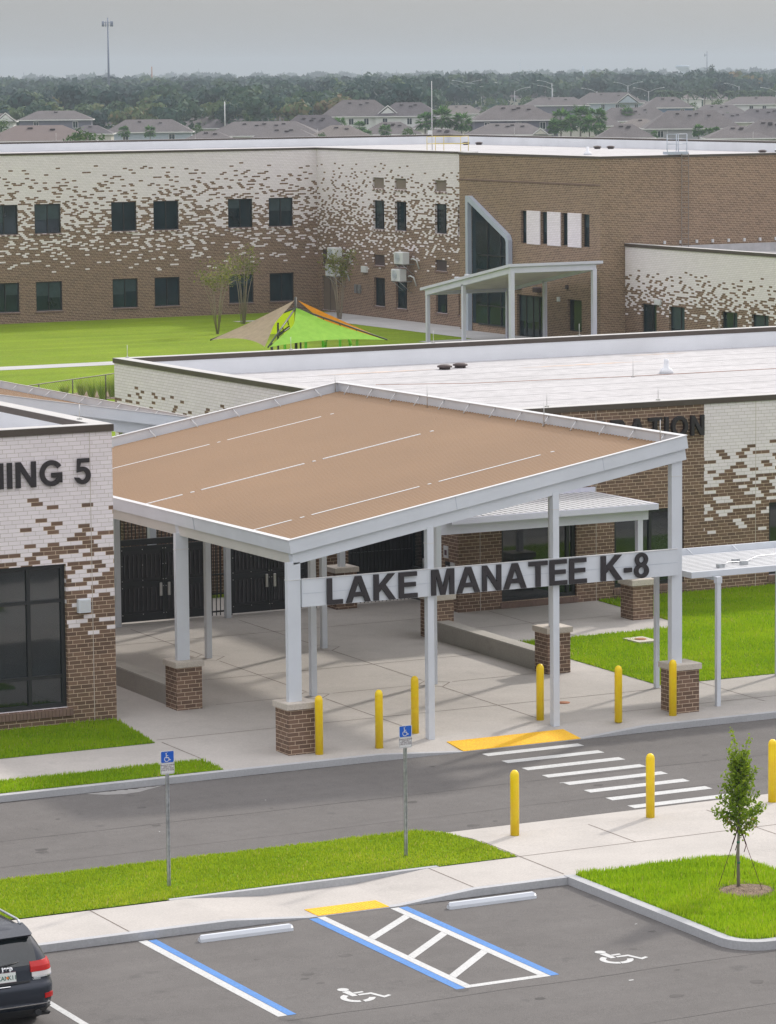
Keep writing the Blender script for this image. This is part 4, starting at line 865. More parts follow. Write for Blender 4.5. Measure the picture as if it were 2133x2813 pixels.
# ------------------------------------------------------------------ walkway canopy at the right edge
WC = thing('walkway_canopy', 'low flat white walkway canopy with thin posts at the right picture edge', 'canopy', (49.2, 75.3, gz(75.3)+.15))
mb = MB(); mb.box(48.5, 75, 75.55, 75.61, 3.45, 3.60); mb.box(48.5, 48.56, 75.613, 78.72, 3.45, 3.60); mb.build('fascia', 'white_paint', WC)
mb = MB(); mb.box(48.563, 75, 75.613, 78.70, 3.50, 3.52)
for k in range(14): mb.box(48.563, 75, 75.66+.215*k, 75.66+.215*k+.09, 3.523, 3.565)
mb.build('roof_deck', 'sign_white', WC)
mb = MB(); mb.box(48.45, 75, 78.72, 78.78, 3.45, 3.72)
for k in range(18): mb.tube((49.0+1.4*k, 78.71, 3.70), (49.05+1.4*k, 78.5, 3.56), .016, n=5)
mb.build('gutter', 'white_paint', WC)
for x in (49.2, 52.95, 56.7, 60.4):
    for y in (75.75 if x > 53 else 75.42, 78.3):
        mb = MB(); z = gz(y)+.14; mb.box(x-.055, x+.055, y-.055, y+.055, z, 3.30); c = mb.build('post', 'white_paint', WC); mb = MB(); mb.box(x-.075, x+.075, y-.075, y+.075, 3.30, 3.46); mb.build('bracket', 'white_paint', c)
    mb = MB(); mb.box(x-.05, x+.05, 75.63, 78.6, 3.36, 3.448); mb.build('cross_beam', 'white_paint', WC)
mb = MB(); 
for (x, y) in ((49.75, 76.15), (50.6, 76.75), (50.55, 76.3)): mb.box(x-.1, x+.1, y-.05, y+.05, 3.567, 3.66)
mb.path([(49.8, 76.1, 3.6), (50.2, 76.5, 3.64), (50.7, 76.5, 3.6), (51.5, 77.1, 3.63), (53, 77.3, 3.61)], .014, 5); tag(mb.build('cable_junction', 'galv', origin=(50.2, 76.4, 3.57)), 'grey junction blocks and cable lying on the walkway canopy roof', 'cable')

# ------------------------------------------------------------------ black gates and fence under the back of the canopy
GY = 94.12; GZ = gz(94)+.15
def gate(xa, xb, label, hx):
    t = thing('metal_gate', label, 'gate', (xa, GY, GZ), 'black double gates under the canopy'); xm = hx
    mb = MB(); mb.box(xa, xa+.09, GY-.05, GY+.05, GZ, GZ+2.45); mb.box(xb-.09, xb, GY-.05, GY+.05, GZ, GZ+2.45); mb.box(xa+.09, xb-.09, GY-.045, GY+.045, GZ+2.25, GZ+2.42); mb.build('gate_frame', 'black_metal', t)
    for (a, b) in ((xa+.10, xm-.008), (xm+.008, xb-.10)):
        mb = MB(); z0, z1 = GZ+.05, GZ+2.22; f = .07
        for (p, q, r, s_) in ((a, a+f, z0, z1), (b-f, b, z0, z1), (a+f, b-f, z0, z0+.22), (a+f, b-f, z1-.12, z1), (a+f, b-f, z0+1.0, z0+1.14)): mb.box(p, q, GY-.03, GY+.03, r, s_)
        lf = mb.build('leaf', 'black_metal', t)
        mb = MB(); mb.box(a+f, b-f, GY+.012, GY+.02, z0+.22, z1-.12); mb.build('mesh_panel', 'dark_mesh' if 'dark_mesh' in MATS else plain('dark_mesh', (.03, .03, .034), .6), lf)
        mb = MB(); n = 9
        for k in range(n):
            x = a+f+.05+(b-a-2*f-.1)*k/(n-1)
            for (r, s_) in ((z0+.30, z0+.95), (z0+1.25, z1-.25)): mb.box(x-.012, x+.012, GY-.025, GY+.01, r, s_)
        mb.build('picket', 'picket_grey' if 'picket_grey' in MATS else plain('picket_grey', (.075, .072, .08), .5), lf)
        mb = MB()
        for x in (a+.035, (a+b)/2, b-.035):
            for z in (z0+.2, z0+.98, z0+1.18, z0+1.62, z1-.1): mb.box(x-.012, x+.012, GY-.037, GY-.031, z-.012, z+.012)
        mb.build('bolt', 'steel', lf)
        hx_ = b-.12 if b < xm+.05 else a+.12
        mb = MB(); mb.bevbox(hx_-.042, hx_+.042, GY-.075, GY-.032, GZ+.75, GZ+1.13, .012); mb.build('handle', 'steel', lf)
gate(41.02, 43.95, 'black double gate left of the slim canopy columns, its two steel handles in view', 42.48)
gate(44.52, 47.35, 'black double gate right of the slim canopy columns, behind the sign letter L', 45.86)
def picket_fence(xa, xb, y, z0, h, label, along='x', solid=False):
    mb = MB(); n = int((xb-xa)/.12)
    B = (lambda a, b, c, d, e, f: mb.box(a, b, c, d, e, f)) if along == 'x' else (lambda a, b, c, d, e, f: mb.box(c, d, a, b, e, f))
    for zz in (.12, h*.5, h-.08): B(xa, xb, y-.02, y+.02, z0+zz, z0+zz+.045)
    for k in range(n+1):
        x = xa+(xb-xa)*k/n; B(x-.011, x+.011, y-.011-.025, y+.011-.025, z0+.03, z0+h)
    if solid: B(xa, xb, y+.022, y+.028, z0+.05, z0+h-.05)
    return tag(mb.build('picket_fence', 'black_metal', origin=((xa, y, z0) if along == 'x' else (y, xa, z0))), label, 'fence', 'black picket fences of the courtyard')
picket_fence(43.98, 44.50, GY, GZ, 2.4, 'narrow black picket fence panel between the two double gates')
picket_fence(48.45, 50.54, GY, GZ, 3.0, 'tall black slatted screen fence between the rear pillar and the office wall', solid=True)
picket_fence(36.2, 41.0, GY, GZ, 2.4, 'black picket fence left of the gates, half hidden by the left building')
picket_fence(37.5, 46.9, 97.4, GZ, 3.35, 'tall black picket fence standing behind the gates')
plain('yard_dark', (.05, .035, .03), .9)
mb = MB(); mb.box(43.2, 50.5, 98.6, 98.9, .3, 4.3); o = tag(mb.build('screen_wall', 'brick_brown', origin=(43.2, 98.6, .4)), 'brick wall in the shade behind the gates', 'wall')
# ------------------------------------------------------------------ second tan canopy, behind the left building
C2 = thing('courtyard_canopy', 'second tan decked canopy with white fascia, sloping down behind the left building', 'canopy', (40.5, 95.6, GZ))
S2 = .163; z2 = lambda x: 6.0+(44.75-x)*S2
def t2(mb, xa, xb, ya, yb, h0, h1):
    p = []
    for h in (h0, h1):
        for (x, y) in ((xa, ya), (xb, ya), (xb, yb), (xa, yb)): p.append((x, y, z2(x)+h))
    mb.hexa(p)
mb = MB(); t2(mb, 26, 44.75, 95.5, 95.57, -.32, 0); t2(mb, 44.68, 44.75, 95.573, 113, -.32, 0); t2(mb, 26, 44.75, 113.003, 113.07, -.32, 0); f2 = mb.build('fascia', 'white_paint', C2)
mb = MB(); t2(mb, 26, 44.77, 95.48, 95.59, .002, .018); t2(mb, 44.66, 44.77, 95.593, 113, .002, .018); mb.build('edge_trim', 'sign_white', f2)
mb = MB(); pitch = .1524; n = int(17.3/pitch)
for k in range(n):
    y = 95.6+k*pitch
    for (ya, yb, ha, hb) in ((y, y+.085, -.26, -.26), (y+.085, y+.1, -.26, -.225), (y+.1, y+.137, -.225, -.225), (y+.137, y+pitch, -.225, -.26)):
        mb.poly([(26, ya, z2(26)+ha), (44.67, ya, z2(44.67)+ha), (44.67, yb, z2(44.67)+hb), (26, yb, z2(26)+hb)])
d2 = mb.build('roof_deck', 'tan_deck', C2)
mb = MB(); t2(mb, 38, 42.2, 108.0, 108.1, -.222, -.205); mb.build('lap_strip', 'coping_top', d2)
mb = MB(); t2(mb, 26, 44.7, 95.66, 95.86, -.66, -.325); t2(mb, 44.45, 44.65, 95.87, 113, -.66, -.325); mb.build('beam', 'white_paint', C2)
for k in range(12): y = 96.4+1.4*k; mb = MB(); mb.tube((44.66, y, z2(44.66)-.02), (44.45, y, z2(44.45)-.23), .016, n=5); mb.build('edge_brace', 'sign_white', f2)
for (x, y) in ((31.5, 95.76), (36.2, 95.76), (42.85, 95.76), (44.55, 101.5), (44.55, 107), (44.55, 112.8), (36.2, 112.8)):
    mb = MB(); mb.box(x-.1, x+.1, y-.1, y+.1, .3, z2(x)-.62); mb.build('column', 'white_paint', C2)

# ------------------------------------------------------------------ chain-link fence and grasses by the office corner
CF_ = thing('chain_link_fence', 'brown chain link fence on the grass beyond the left building', 'fence', (69.96, 161.5, .4))
fp = [(58.0, 153.3), (60.6, 155.1), (62.8, 156.6), (65.12, 158.25), (67.55, 159.92), (69.96, 161.5), (72.3, 163.2), (74.6, 164.8)]
for (x, y) in fp: mb = MB(); mb.tube((x, y, .38), (x, y, 1.66), .032, n=8); mb.build('post', 'brown_metal', CF_)
mb = MB(); mb.path([(x, y, 1.64) for x, y in fp], .026, 6); mb.path([(x, y, .46) for x, y in fp], .012, 5); mb.build('rail', 'brown_metal', CF_)
mb = MB()
for (a, b) in zip(fp[:-1], fp[1:]):
    a, b = Vector(a), Vector(b); ln = (b-a).length; n = int(ln/.16)
    for k in range(-8, n+1):
        for sgn in (1, -1):
            u0, u1 = k*.16, k*.16+1.16
            if sgn < 0: u0, u1 = u1, u0
            za, zb = .46, 1.62
            def cl(u, z, uo, zo):
                if u < 0: f = (0-u)/(uo-u); return 0, z+(zo-z)*f
                if u > ln: f = (ln-u)/(uo-u); return ln, z+(zo-z)*f
                return u, z
            p, q = cl(u0, za, u1, zb), cl(u1, zb, u0, za)
            if abs(p[0]-q[0]) < .02: continue
            P, Q_ = a+(b-a)*(p[0]/ln), a+(b-a)*(q[0]/ln); w2 = .0045
            mb.poly([(P.x, P.y, p[1]-w2), (Q_.x, Q_.y, q[1]-w2), (Q_.x, Q_.y, q[1]+w2), (P.x, P.y, p[1]+w2)])
mb.build('mesh', 'galv', CF_)
def tuft(x, y, r, h, label):
    n = 260; a = RNG.uniform(0, 2*PI, n); rr = r*.35*np.sqrt(RNG.random(n)); base = np.stack([rr*np.cos(a), rr*np.sin(a), 0*a], 1)
    l = h*(.6+.5*RNG.random(n)); out = r*RNG.random(n); tip = np.stack([(rr+out)*np.cos(a), (rr+out)*np.sin(a), l], 1); s_ = np.stack([-np.sin(a), np.cos(a), 0*a], 1)*.022
    V = np.stack([base-s_, base+s_, tip], 1).reshape(-1, 3); o = fast_mesh('ornamental_grass', V, 3, 'leaf_tuft', loc=(x, y, .41)); return tag(o, label, 'plant', 'ornamental grasses in the bed behind the fence')
for (x, y, h, lb) in ((70.0, 164.6, .9, 'leftmost large clump of ornamental grass behind the chain link fence'), (69.98, 163.3, 1.0, 'second ornamental grass clump from the left behind the fence'), (70.1, 162.3, 1.1, 'ornamental grass clump just left of the thick fence post'), (70.95, 163.0, 1.2, 'ornamental grass clump nearest the office wall corner'), (69.6, 165.8, .6, 'small ornamental grass clump at the far left end of the bed')): tuft(x, y, .40, h, lb)

# ------------------------------------------------------------------ two-storey classroom block behind
FB = thing('classroom_block', 'large two storey brick block with white to brown speckled wings and brown right end', 'school building', (108.9, 215.6, .4))
YW, XE, XB, YS = 215.6, 108.9, 108.0, 177.9; ZC, ZT = 11.10, 11.24
cols = [(85.6, 87.52), (88.66, 90.48), (94.0, 95.78), (96.98, 98.78), (102.34, 104.13), (105.32, 107.1)]
far_w = [(80.8, 82.6), (83.8, 85.55)]
wins = [(a, b, 6.08, 7.97) for a, b in cols] + [(a, b, 1.12, 3.0) for a, b in cols]
mb = MB(); mb.wall(fwall(YW), 60, XE, 0, ZC, wins, .14); mb.build('wall', 'brick_dither_far', FB)
slots = [(206.07, 207.6), (203.07, 204.6), (197.78, 199.28)]
ew = [(a, b, 6.1, 7.96) for a, b in slots] + [(195.3, 196.32, 6.1, 7.96)] + [(a, b, 8.72, 9.42) for a, b in slots] + [(a, b, 3.77, 4.47) for a, b in slots] + [(206.07, 207.57, 1.14, 2.98), (203.07, 204.57, 1.14, 2.98), (197.76, 199.27, 1.14, 2.98), (195.3, 196.3, 1.14, 2.98), (212.93, 215.0, .5, 2.77), (212.93, 215.0, 3.37, 4.48)]
mb = MB(); mb.wall(wwall(XE), 194.5, YW, 0, ZC, ew, .2); mb.build('wall', 'brick_dither_far', FB)
for (a, b, c, d) in wins:
    window(FB, fwall(YW), a, b, c, d, .14, vbars=((a+b)/2+.02,), hbars=(), fr=.07, glz='glass_teal')
    if c > 5: brick_sill(FB, fwall(YW), a-.06, b+.06, c)
    else: mb = MB(); mb.box(a-.06, b+.06, YW-.05, YW+.12, c-.11, c-.002); mb.build('sill', 'sill_brown', FB)
for (a, b, c, d) in ew:
    mf = wwall(XE)
    if c > 8: mb = MB(); mb.box(XE+.12, XE+.16, a, b, c, d); mb.build('vent_panel', 'vent_tan', FB)
    elif 3 < c < 5: mb = MB(); mb.box(XE+.12, XE+.16, a, b, c, d); mb.build('vent_panel', 'dark_vent', FB)
    elif c < .6:
        mb = MB(); mb.box(XE+.1, XE+.16, a+.05, b-.05, c-.1, d-.05); dd = mb.build('door', 'door_tan', FB); mb = MB(); mb.box(XE+.08, XE+.1, (a+b)/2-.01, (a+b)/2+.01, c, d-.05); mb.build('door_joint', 'black_frame', dd)
    else: window(FB, mf, a, b, c, d, .2, vbars=(a+(b-a)*.33,), hbars=(), fr=.06, glz='glass_teal')
    if c > 5: brick_sill(FB, wwall(XE), a-.08, b+.08, c)
    elif c > 1: mb = MB(); mb.box(XE-.05, XE+.12, a-.08, b+.08, c-.11, c-.002); mb.build('sill', 'sill_brown', FB)
# brown block: left face with tall entrance window, strip of narrow windows, doors
bw = [(188.15, 193.0, .85, 8.05), (186.25, 187.0, 5.97, 7.9), (183.85, 184.65, 6.0, 7.9), (181.5, 182.28, 6.0, 7.9), (179.1, 179.95, 6.0, 7.9), (184.3, 187.5, .35, 2.9), (180.0, 181.6, 1.05, 2.9)]
mb = MB(); mb.wall(wwall(XB), YS, 194.5, 0, ZC, bw[1:], .22)
W_ = mb.build('wall', 'brick_brown_far', FB)
mb = MB(); mb.poly([(XB, YS, 0), (135.5, YS, 0), (135.5, YS, ZC), (XB, YS, ZC)]); mb.build('wall', 'brick_brown_far', FB); mb = MB(); mb.poly([(XB, 194.5, 0), (XE, 194.5, 0), (XE, 194.5, ZC), (XB, 194.5, ZC)]); mb.build('wall', 'brick_brown_far', FB)
mb = MB(); mb.box(XB-.03, XB-.001, YS+.001, 194.49, 9.55, 9.64); mb.build('string_course', 'sill_brown', FB)
for (a, b, c, d) in bw[1:5]: window(FB, wwall(XB), a, b, c, d, .22, hbars=(), fr=.05, glz='glass_teal')
for (a, b) in ((184.68, 186.22), (182.31, 183.82), (179.98, 181.47)):
    mb = MB(); mb.box(XB-.06, XB-.001, a, b, 5.95, 7.92); mb.build('white_panel', 'brick_white', FB)
window(FB, wwall(XB), *bw[5], .22, vbars=(185.2, 185.9, 186.7), hbars=(), fr=.08, glz='glass_teal', name='door'); window(FB, wwall(XB), *bw[6], .22, hbars=(), fr=.06, glz='glass_teal')
# tall slanted entrance window in a grey portal frame
fx0, fx1 = 107.70, 107.98
out = [(193.25, .38), (193.25, 8.62), (192.85, 8.62), (188.20, 6.42), (188.00, 6.1), (188.00, .38)]; inn = [(192.96, .38), (192.96, 8.26), (192.80, 8.22), (188.45, 6.2), (188.30, 6.0), (188.30, .38)]
mb = MB(); n = len(out)
for (x) in (fx0,):
    for k in range(n-1):
        a, b, c, d = out[k], out[k+1], inn[k+1], inn[k]
        mb.hexa([(fx0, a[0], a[1]), (fx0, b[0], b[1]), (fx0, c[0], c[1]), (fx0, d[0], d[1]), (fx1, a[0], a[1]), (fx1, b[0], b[1]), (fx1, c[0], c[1]), (fx1, d[0], d[1])])
pf = mb.build('portal_frame', 'grey_frame', FB)
mb = MB(); mb.poly([(XB-.02, 192.9, .9), (XB-.02, 188.35, .9), (XB-.02, 188.35, 6.1), (XB-.02, 192.7, 8.3), (XB-.02, 192.9, 8.3)]); mb.build('pane', 'glass_teal', pf)
mb = MB()
for y in (190.9, 189.3): mb.box(XB-.09, XB-.022, y-.04, y+.04, .9, 6.0 + (y-188.2)*.46)
mb.box(XB-.085, XB-.022, 188.2, 192.1, 5.05, 5.13); mb.box(XB-.085, XB-.022, 188.2, 192.1, 2.0, 2.07); mb.box(XB-.10, XB-.022, 188.2, 192.2, 3.9, 4.22); mb.box(XB-.085, XB-.022, 188.2, 192.1, .84, .93); mb.build('mullion', 'black_frame', pf)
for (y, z) in ((187.4, 3.35), (185.0, 3.3)): mb = MB(); mb.bevbox(XB-.35, XB-.001, y-.45, y+.1, z-.15, z+.15, .04); mb.build('wall_light', 'dark_vent', FB)
for (y, z, s_) in ((181.6, 3.6, .12), (182.55, 2.85, .13)): mb = MB(); mb.box(XB-.1, XB-.001, y-s_, y+s_, z-s_, z+s_); mb.build('wall_light', 'dark_vent' if z > 3 else 'ac_body', FB)
# roof
mb = MB(); mb.box(60, XE+.455, YW+.45, 253.0, 10.3, 10.5); mb.box(XE+.46, 139.6, YS+.45, 253.0, 10.3, 10.497); mb.box(XB+.45, XE+.455, YS+.45, 194.1, 10.3, 10.494)
mb.build('roof', 'white_roof', FB); mb = MB()
for (p, q) in (((60, 253.0), (139.6, 253.0)), ((139.6, YS+.45), (139.6, 253.0)), ((60, YW+.45), (XE+.45, YW+.45)), ((XE+.45, 194.2), (XE+.45, YW+.45)), ((XB+.45, YS+.45), (XB+.45, 194.2)), ((XB+.45, YS+.45), (139.6, YS+.45))): mb.poly([(*p, 10.4), (*q, 10.4), (*q, 11.12), (*p, 11.12)])
mb.build('parapet_lining', 'parapet_white', FB)
coping(FB, [(60, XE-.05, YW-.05, YW+.45), (XE-.05, XE+.45, 194.5, YW+.45), (XB-.05, XB+.45, YS-.05, 194.55), (XB+.452, 140, YS-.05, YS+.45), (60, 140, 253.0, 253.45), (139.6, 140.05, YS+.452, 252.998)], ZC, ZT)
# low wing to the right
LX = 109.62; LW = thing('low_wing', 'single storey wing with white brick above speckled brown, joined to the brown block', 'school building', (LX, 170, .4))
lw = [(174.45, 176.05, .9, 2.87), (171.5, 173.12, .9, 2.87), (166.15, 167.75, .9, 2.87), (163.1, 164.75, .9, 2.87), (158.2, 159.8, .9, 2.87)]
mb = MB(); mb.wall(wwall(LX), 140, YS-.06, 0, 6.05, lw, .18); mb.poly([(LX, 140, 0), (130, 140, 0), (130, 140, 6.05), (LX, 140, 6.05)]); mb.build('wall', 'brick_dither_low', LW)
for (a, b, c, d) in lw: window(LW, wwall(LX), a, b, c, d, .18, vbars=(a+(b-a)*.36,), hbars=(), fr=.06, glz='glass_teal')
mb = MB(); mb.box(LX+.45, 130, 140.45, YS-.07, 5.3, 5.5); mb.poly([(LX+.452, 140.45, 5.4), (LX+.452, YS-.07, 5.4), (LX+.452, YS-.07, 6.06), (LX+.452, 140.45, 6.06)]); mb.poly([(LX+.45, YS-.066, 5.4), (130, YS-.066, 5.4), (130, YS-.066, 6.0), (LX+.45, YS-.066, 6.0)]); mb.build('roof', 'white_roof', LW)
coping(LW, [(LX-.05, LX+.45, 139.95, YS-.06)], 6.05, 6.24)
mb = MB(); mb.bevbox(LX-.16, LX-.002, 173.9, 174.5, 2.9, 3.2, .03); mb.build('wall_light', 'ac_body', LW)
for k in range(9): mb = MB(); x = 112.3+1.1*k; mb.box(x-.06, x+.06, YS-.12, YS-.006, 6.12, 6.30); mb.build('bracket', 'sign_white', FB)
# roof ladder with cage, its pulpit above the roof edge
RL = thing('roof_ladder', 'grey steel ladder on the brown wall with a railed pulpit above the roof edge', 'ladder', (113.6, YS, 6))
mb = MB()
for x in (113.38, 113.84): mb.box(x-.018, x+.018, YS-.22, YS-.18, 5.9, 11.3)
k = 0
for k in range(18): mb.tube((113.38, YS-.2, 6.1+.3*k), (113.84, YS-.2, 6.1+.3*k), .014, n=6)
mb.build('ladder', 'ladder_grey' if 'ladder_grey' in MATS else plain('ladder_grey', (.22, .19, .17), .5), RL)
mb = MB()
for (xb, xt) in ((112.72, 112.57), (113.13, 113.2), (113.45, 113.33), (113.83, 113.92)):
    mb.path([(xb, YS+.15, 11.24), (xt, YS+.1, 11.5), (xt, YS+.1, 12.42)], .026, 6)
for z in (12.42, 11.86, 12.14): mb.tube((112.57, YS+.1, z), (113.92, YS+.1, z), .022, n=6)
mb.build('railing', 'grey_frame', RL)
mb = MB(); mb.box(112.6, 113.9, YS-.12, YS+.6, 11.26, 11.42); mb.build('platform', 'grey_frame', RL)
# hatch rail, pole, vents on the block
HR = thing('hatch_railing', 'yellow safety railing round a roof hatch of the two storey block', 'railing', (124.5, 227.5, 10.5)); mb = MB()
hp = [(124.1, 228.2), (125.85, 226.4), (127.2, 227.7), (125.5, 229.5)]
for (x, y) in hp + [((hp[0][0]+hp[1][0])/2, (hp[0][1]+hp[1][1])/2)]: mb.tube((x, y, 10.5), (x, y, 11.58), .022, n=6)
for z in (11.56, 11.05):
    for i in range(4): mb.tube((*hp[i], z), (*hp[(i+1) % 4], z), .018, n=6)
mb.build('rail', 'rail_yellow' if 'rail_yellow' in MATS else plain('rail_yellow', (.62, .50, .12), .5), HR)
mb = MB(); mb.tube((124.9, 228.9, 10.45), (124.9, 228.9, 15.5), .04, .02, 8); mb.box(124.6, 124.85, 228.8, 229.0, 11.7, 12.0); tag(mb.build('antenna_pole', 'ac_body', origin=(124.9, 228.9, 10.5)), 'tall white pole rising beside the yellow roof railing', 'pole')
for (x, y, lb) in ((138.0, 247.4, 'far left of the dark vents on the two storey roof'), (138.7, 246.6, 'dark roof vent just right of the yellow railing'), (136.9, 225.9, 'dark roof vent, left one of the pair at the middle of the rear roof'), (137.6, 225.2, 'dark roof vent, right one of the pair at the middle of the rear roof'), (137.1, 204.8, 'dark roof vent right of the ladder pulpit on the rear roof'), (137.9, 204.0, 'dark roof vent farthest right on the rear roof')):
    mb = MB(); mb.lathe((x, y, 10.49), [(.22, 0), (.22, .1), (.3, .12), (.3, .18), (.15, .23), (.02, .24)], 14); tag(mb.build('roof_vent', 'dark_vent', origin=(x, y, 10.5)), lb, 'roof vent', 'dark vents on the rear roof')
mb = MB(); mb.lathe((126.5, 210.0, 10.49), [(.3, 0), (.22, .2), (.1, .25), (.09, .55), (.01, .56)], 12); tag(mb.build('vent_pipe', 'parapet_white', origin=(126.5, 210, 10.5)), 'white vent pipe on the rear roof above the narrow windows', 'vent pipe')
for i, (x, y) in enumerate(((84.0, 253.2), (95.0, 253.2), (106.0, 253.2), (117.5, 253.2), (128.0, 253.2), (138.0, 253.2), (139.8, 243.0), (139.8, 232.0), (139.8, 221.0), (139.8, 210.0), (139.8, 199.0))):
    rod(x, y, ZT, .62, ['lightning rod on the rear parapet far left, in front of the tiled house roof', 'lightning rod on the rear parapet in front of the low blue grey house', 'lightning rod on the rear parapet left of the single fan palm', 'lightning rod on the rear parapet by the round bush', 'lightning rod on the rear parapet left of the tall white pole', 'lightning rod at the rear corner of the parapet', 'lightning rod on the right parapet, first after the rear corner', 'lightning rod on the right parapet at the palm cluster', 'lightning rod on the right parapet in front of the plain brown roofs', 'lightning rod on the right parapet left of the ladder pulpit', 'lightning rod on the right parapet right of the ladder pulpit'][i])
# wall condensers
def condenser(y0, z0, label, w_=1.45):
    t = thing('air_conditioner', label, 'air conditioner', (XE-.5, y0, z0), 'outdoor air conditioning units on the rear wall'); x0, x1 = XE-.95, XE-.42
    mb = MB(); mb.bevbox(x0, x1, y0, y0+w_*.8, z0, z0+.75, .04); mb.build('casing', 'ac_body', t)
    mb = MB(); c = (x0-.006, y0+w_*.45, z0+.37)
    for r in (.08, .14, .20, .26, .31): mb.path([(c[0], c[1]+r*math.cos(a), c[2]+r*math.sin(a)) for a in [2*PI*k/20 for k in range(21)]], .008, 4)
    for a in (0, PI/4, PI/2, 3*PI/4): mb.tube((c[0], c[1]-.3*math.cos(a), c[2]-.3*math.sin(a)), (c[0], c[1]+.3*math.cos(a), c[2]+.3*math.sin(a)), .007, n=4)
    mb.build('fan_grille', 'grey_frame', t)
    for y in (y0+.12, y0+w_*.8-.12): mb = MB(); mb.box(x0+.02, XE-.004, y-.025, y+.025, z0-.07, z0-.005); mb.tube((x0+.08, y, z0-.05), (XE-.02, y, z0-.75), .022, n=5); mb.build('bracket', 'galv', t)
    mb = MB(); mb.path([(x1+.1, y0-.02, z0+.3), (x1+.12, y0-.25, z0+.35), (x1+.2, y0-.55, z0+.25), (XE-.06, y0-.6, z0-.3)], .05, 6); mb.build('pipe', 'ac_body', t)
condenser(202.3, 2.98, 'lower of the two air conditioners beside the rear canopy'); condenser(201.9, 4.08, 'upper of the two air conditioners beside the rear canopy'); condenser(211.2, 4.02, 'upper air conditioner half behind the thin tree at the inner corner'); condenser(211.5, 2.9, 'lower air conditioner behind the leaves of the thin tree at the inner corner')
mb = MB(); mb.box(XE-.16, XE-.004, 208.4, 209.1, 3.25, 3.65); tag(mb.build('junction_box', 'ac_body', origin=(XE-.1, 208.7, 3.4)), 'square pale box on the brick wall right of the thin tree', 'box')
for (y, lb) in ((210.0, 'left small blue grey switch box on the rear wall beside the thin tree'), (209.5, 'right small blue grey switch box on the rear wall beside the thin tree')): mb = MB(); mb.box(XE-.13, XE-.004, y-.14, y+.14, 1.85, 2.4); tag(mb.build('switch_box', 'galv', origin=(XE-.1, y, 2)), lb, 'switch box')

# ------------------------------------------------------------------ rear canopy
RC = thing('rear_canopy', 'grey white flat sheet canopy on square posts before the brown block entrance', 'canopy', (101, 176.1, .4)); zc = lambda y: 5.40-(y-176.0)*.1725
def t3(mb, xa, xb, ya, yb, h0, h1):
    p = []
    for h in (h0, h1):
        for (x, y) in ((xa, ya), (xb, ya), (xb, yb), (xa, yb)): p.append((x, y, zc(y)+h))
    mb.hexa(p)
mb = MB(); t3(mb, 100.9, 107.0, 175.95, 186.55, -.16, 0); mb.build('roof_sheet', 'canopy_pale', RC)
mb = MB(); t3(mb, 101.0, 106.6, 176.05, 176.25, -.5, -.165); t3(mb, 101.0, 106.6, 185.9, 186.1, -.5, -.165); t3(mb, 101.0, 101.2, 176.253, 185.897, -.5, -.165); t3(mb, 106.4, 106.6, 176.253, 185.897, -.5, -.165); mb.build('beam', 'canopy_pale', RC)
mb = MB(); t3(mb, 101.2, 106.4, 176.26, 185.89, -.30, -.17); mb.build('soffit', 'soffit', RC)
for (x, y) in ((101.12, 176.15), (101.1, 181.65), (101.12, 186.0), (106.5, 176.15), (106.5, 181.65), (106.5, 186.0)): mb = MB(); s_ = .125 if y < 177 else .10; mb.box(x-s_, x+s_, y-s_, y+s_, .38, zc(y)-.42); mb.build('post', 'canopy_pale', RC)
for (x, y, lb) in ((101.6, 183.3, 'left small box on the rear canopy roof edge'), (101.6, 182.1, 'right small box on the rear canopy roof edge')): mb = MB(); mb.box(x-.1, x+.1, y-.15, y+.15, zc(y)+.002, zc(y)+.2); tag(mb.build('roof_box', 'ac_body', origin=(x, y, zc(y))), lb, 'box')
FR_ = thing('black_railing', 'low black rail fence at the foot of the rear canopy', 'fence', (98, 174, .4)); mb = MB()
mb.path([(90, 172.5, 1.35), (104, 171.2, 1.35), (106, 170.9, 1.35)], .03, 5)
for k in range(9): x = 90+2*k; mb.tube((x, 172.5-(x-90)*.1, .4), (x, 172.5-(x-90)*.1, 1.4), .03, n=5)
mb.build('rail', 'black_metal', FR_)

# ------------------------------------------------------------------ shade sail over the playground
SA = thing('shade_sail', 'four cornered shade sail, beige, bright green and orange panels hung from a central mast', 'shade sail', (83.9, 168.5, .4))
z_ = 2.32; cL, cF, cR = Vector((80.08, 171.1, z_)), Vector((80.38, 164.85, z_)), Vector((87.79, 165.9, z_)); cB = cL+cR-cF; ap = Vector((83.74, 168.4, 4.45)); apz = Vector((0, 0, -.42))
def sail(name, a, b, top, mat, sag, sl_, sr_):
    """triangular cloth with scalloped edges (bottom sag, left and right) and a soft belly"""
    n = 14; rows = []; mid = (a+b+top)/3
    def edge(p, q, t, s): m_ = p.lerp(q, t); return m_ + (mid-m_).normalized()*s*4*t*(1-t)
    for i in range(n+1):
        t = i/n; l_, r_ = edge(a, top, t, sl_), edge(b, top, t, sr_); row = []
        for j in range(n+1):
            s_ = j/n; p = l_.lerp(r_, s_); p = p + (top-(a+b)/2).normalized()*sag*4*s_*(1-s_)*(1-t)**2; p.z -= .10*4*s_*(1-s_)*4*t*(1-t); row.append(p)
        rows.append(row)
    mb = MB()
    for i in range(n):
        for j in range(n): mb.poly([rows[i][j], rows[i][j+1], rows[i+1][j+1], rows[i+1][j]], True)
    return mb.build(name, mat, SA)
def pull(p, q, k): return p+(q-p).normalized()*k
c0 = (cL+cF+cR+cB)/4
sail('beige_panel', pull(cL, c0, .02), pull(cF, cL, .35), ap+Vector((-.05, .0, -.05)), 'sail_beige', .42, .18, .40)
sail('green_panel', pull(cF, cR, .10), pull(cR, cF, .12), ap+apz+Vector((.02, -.02, 0)), 'sail_green', .32, .42, .30)
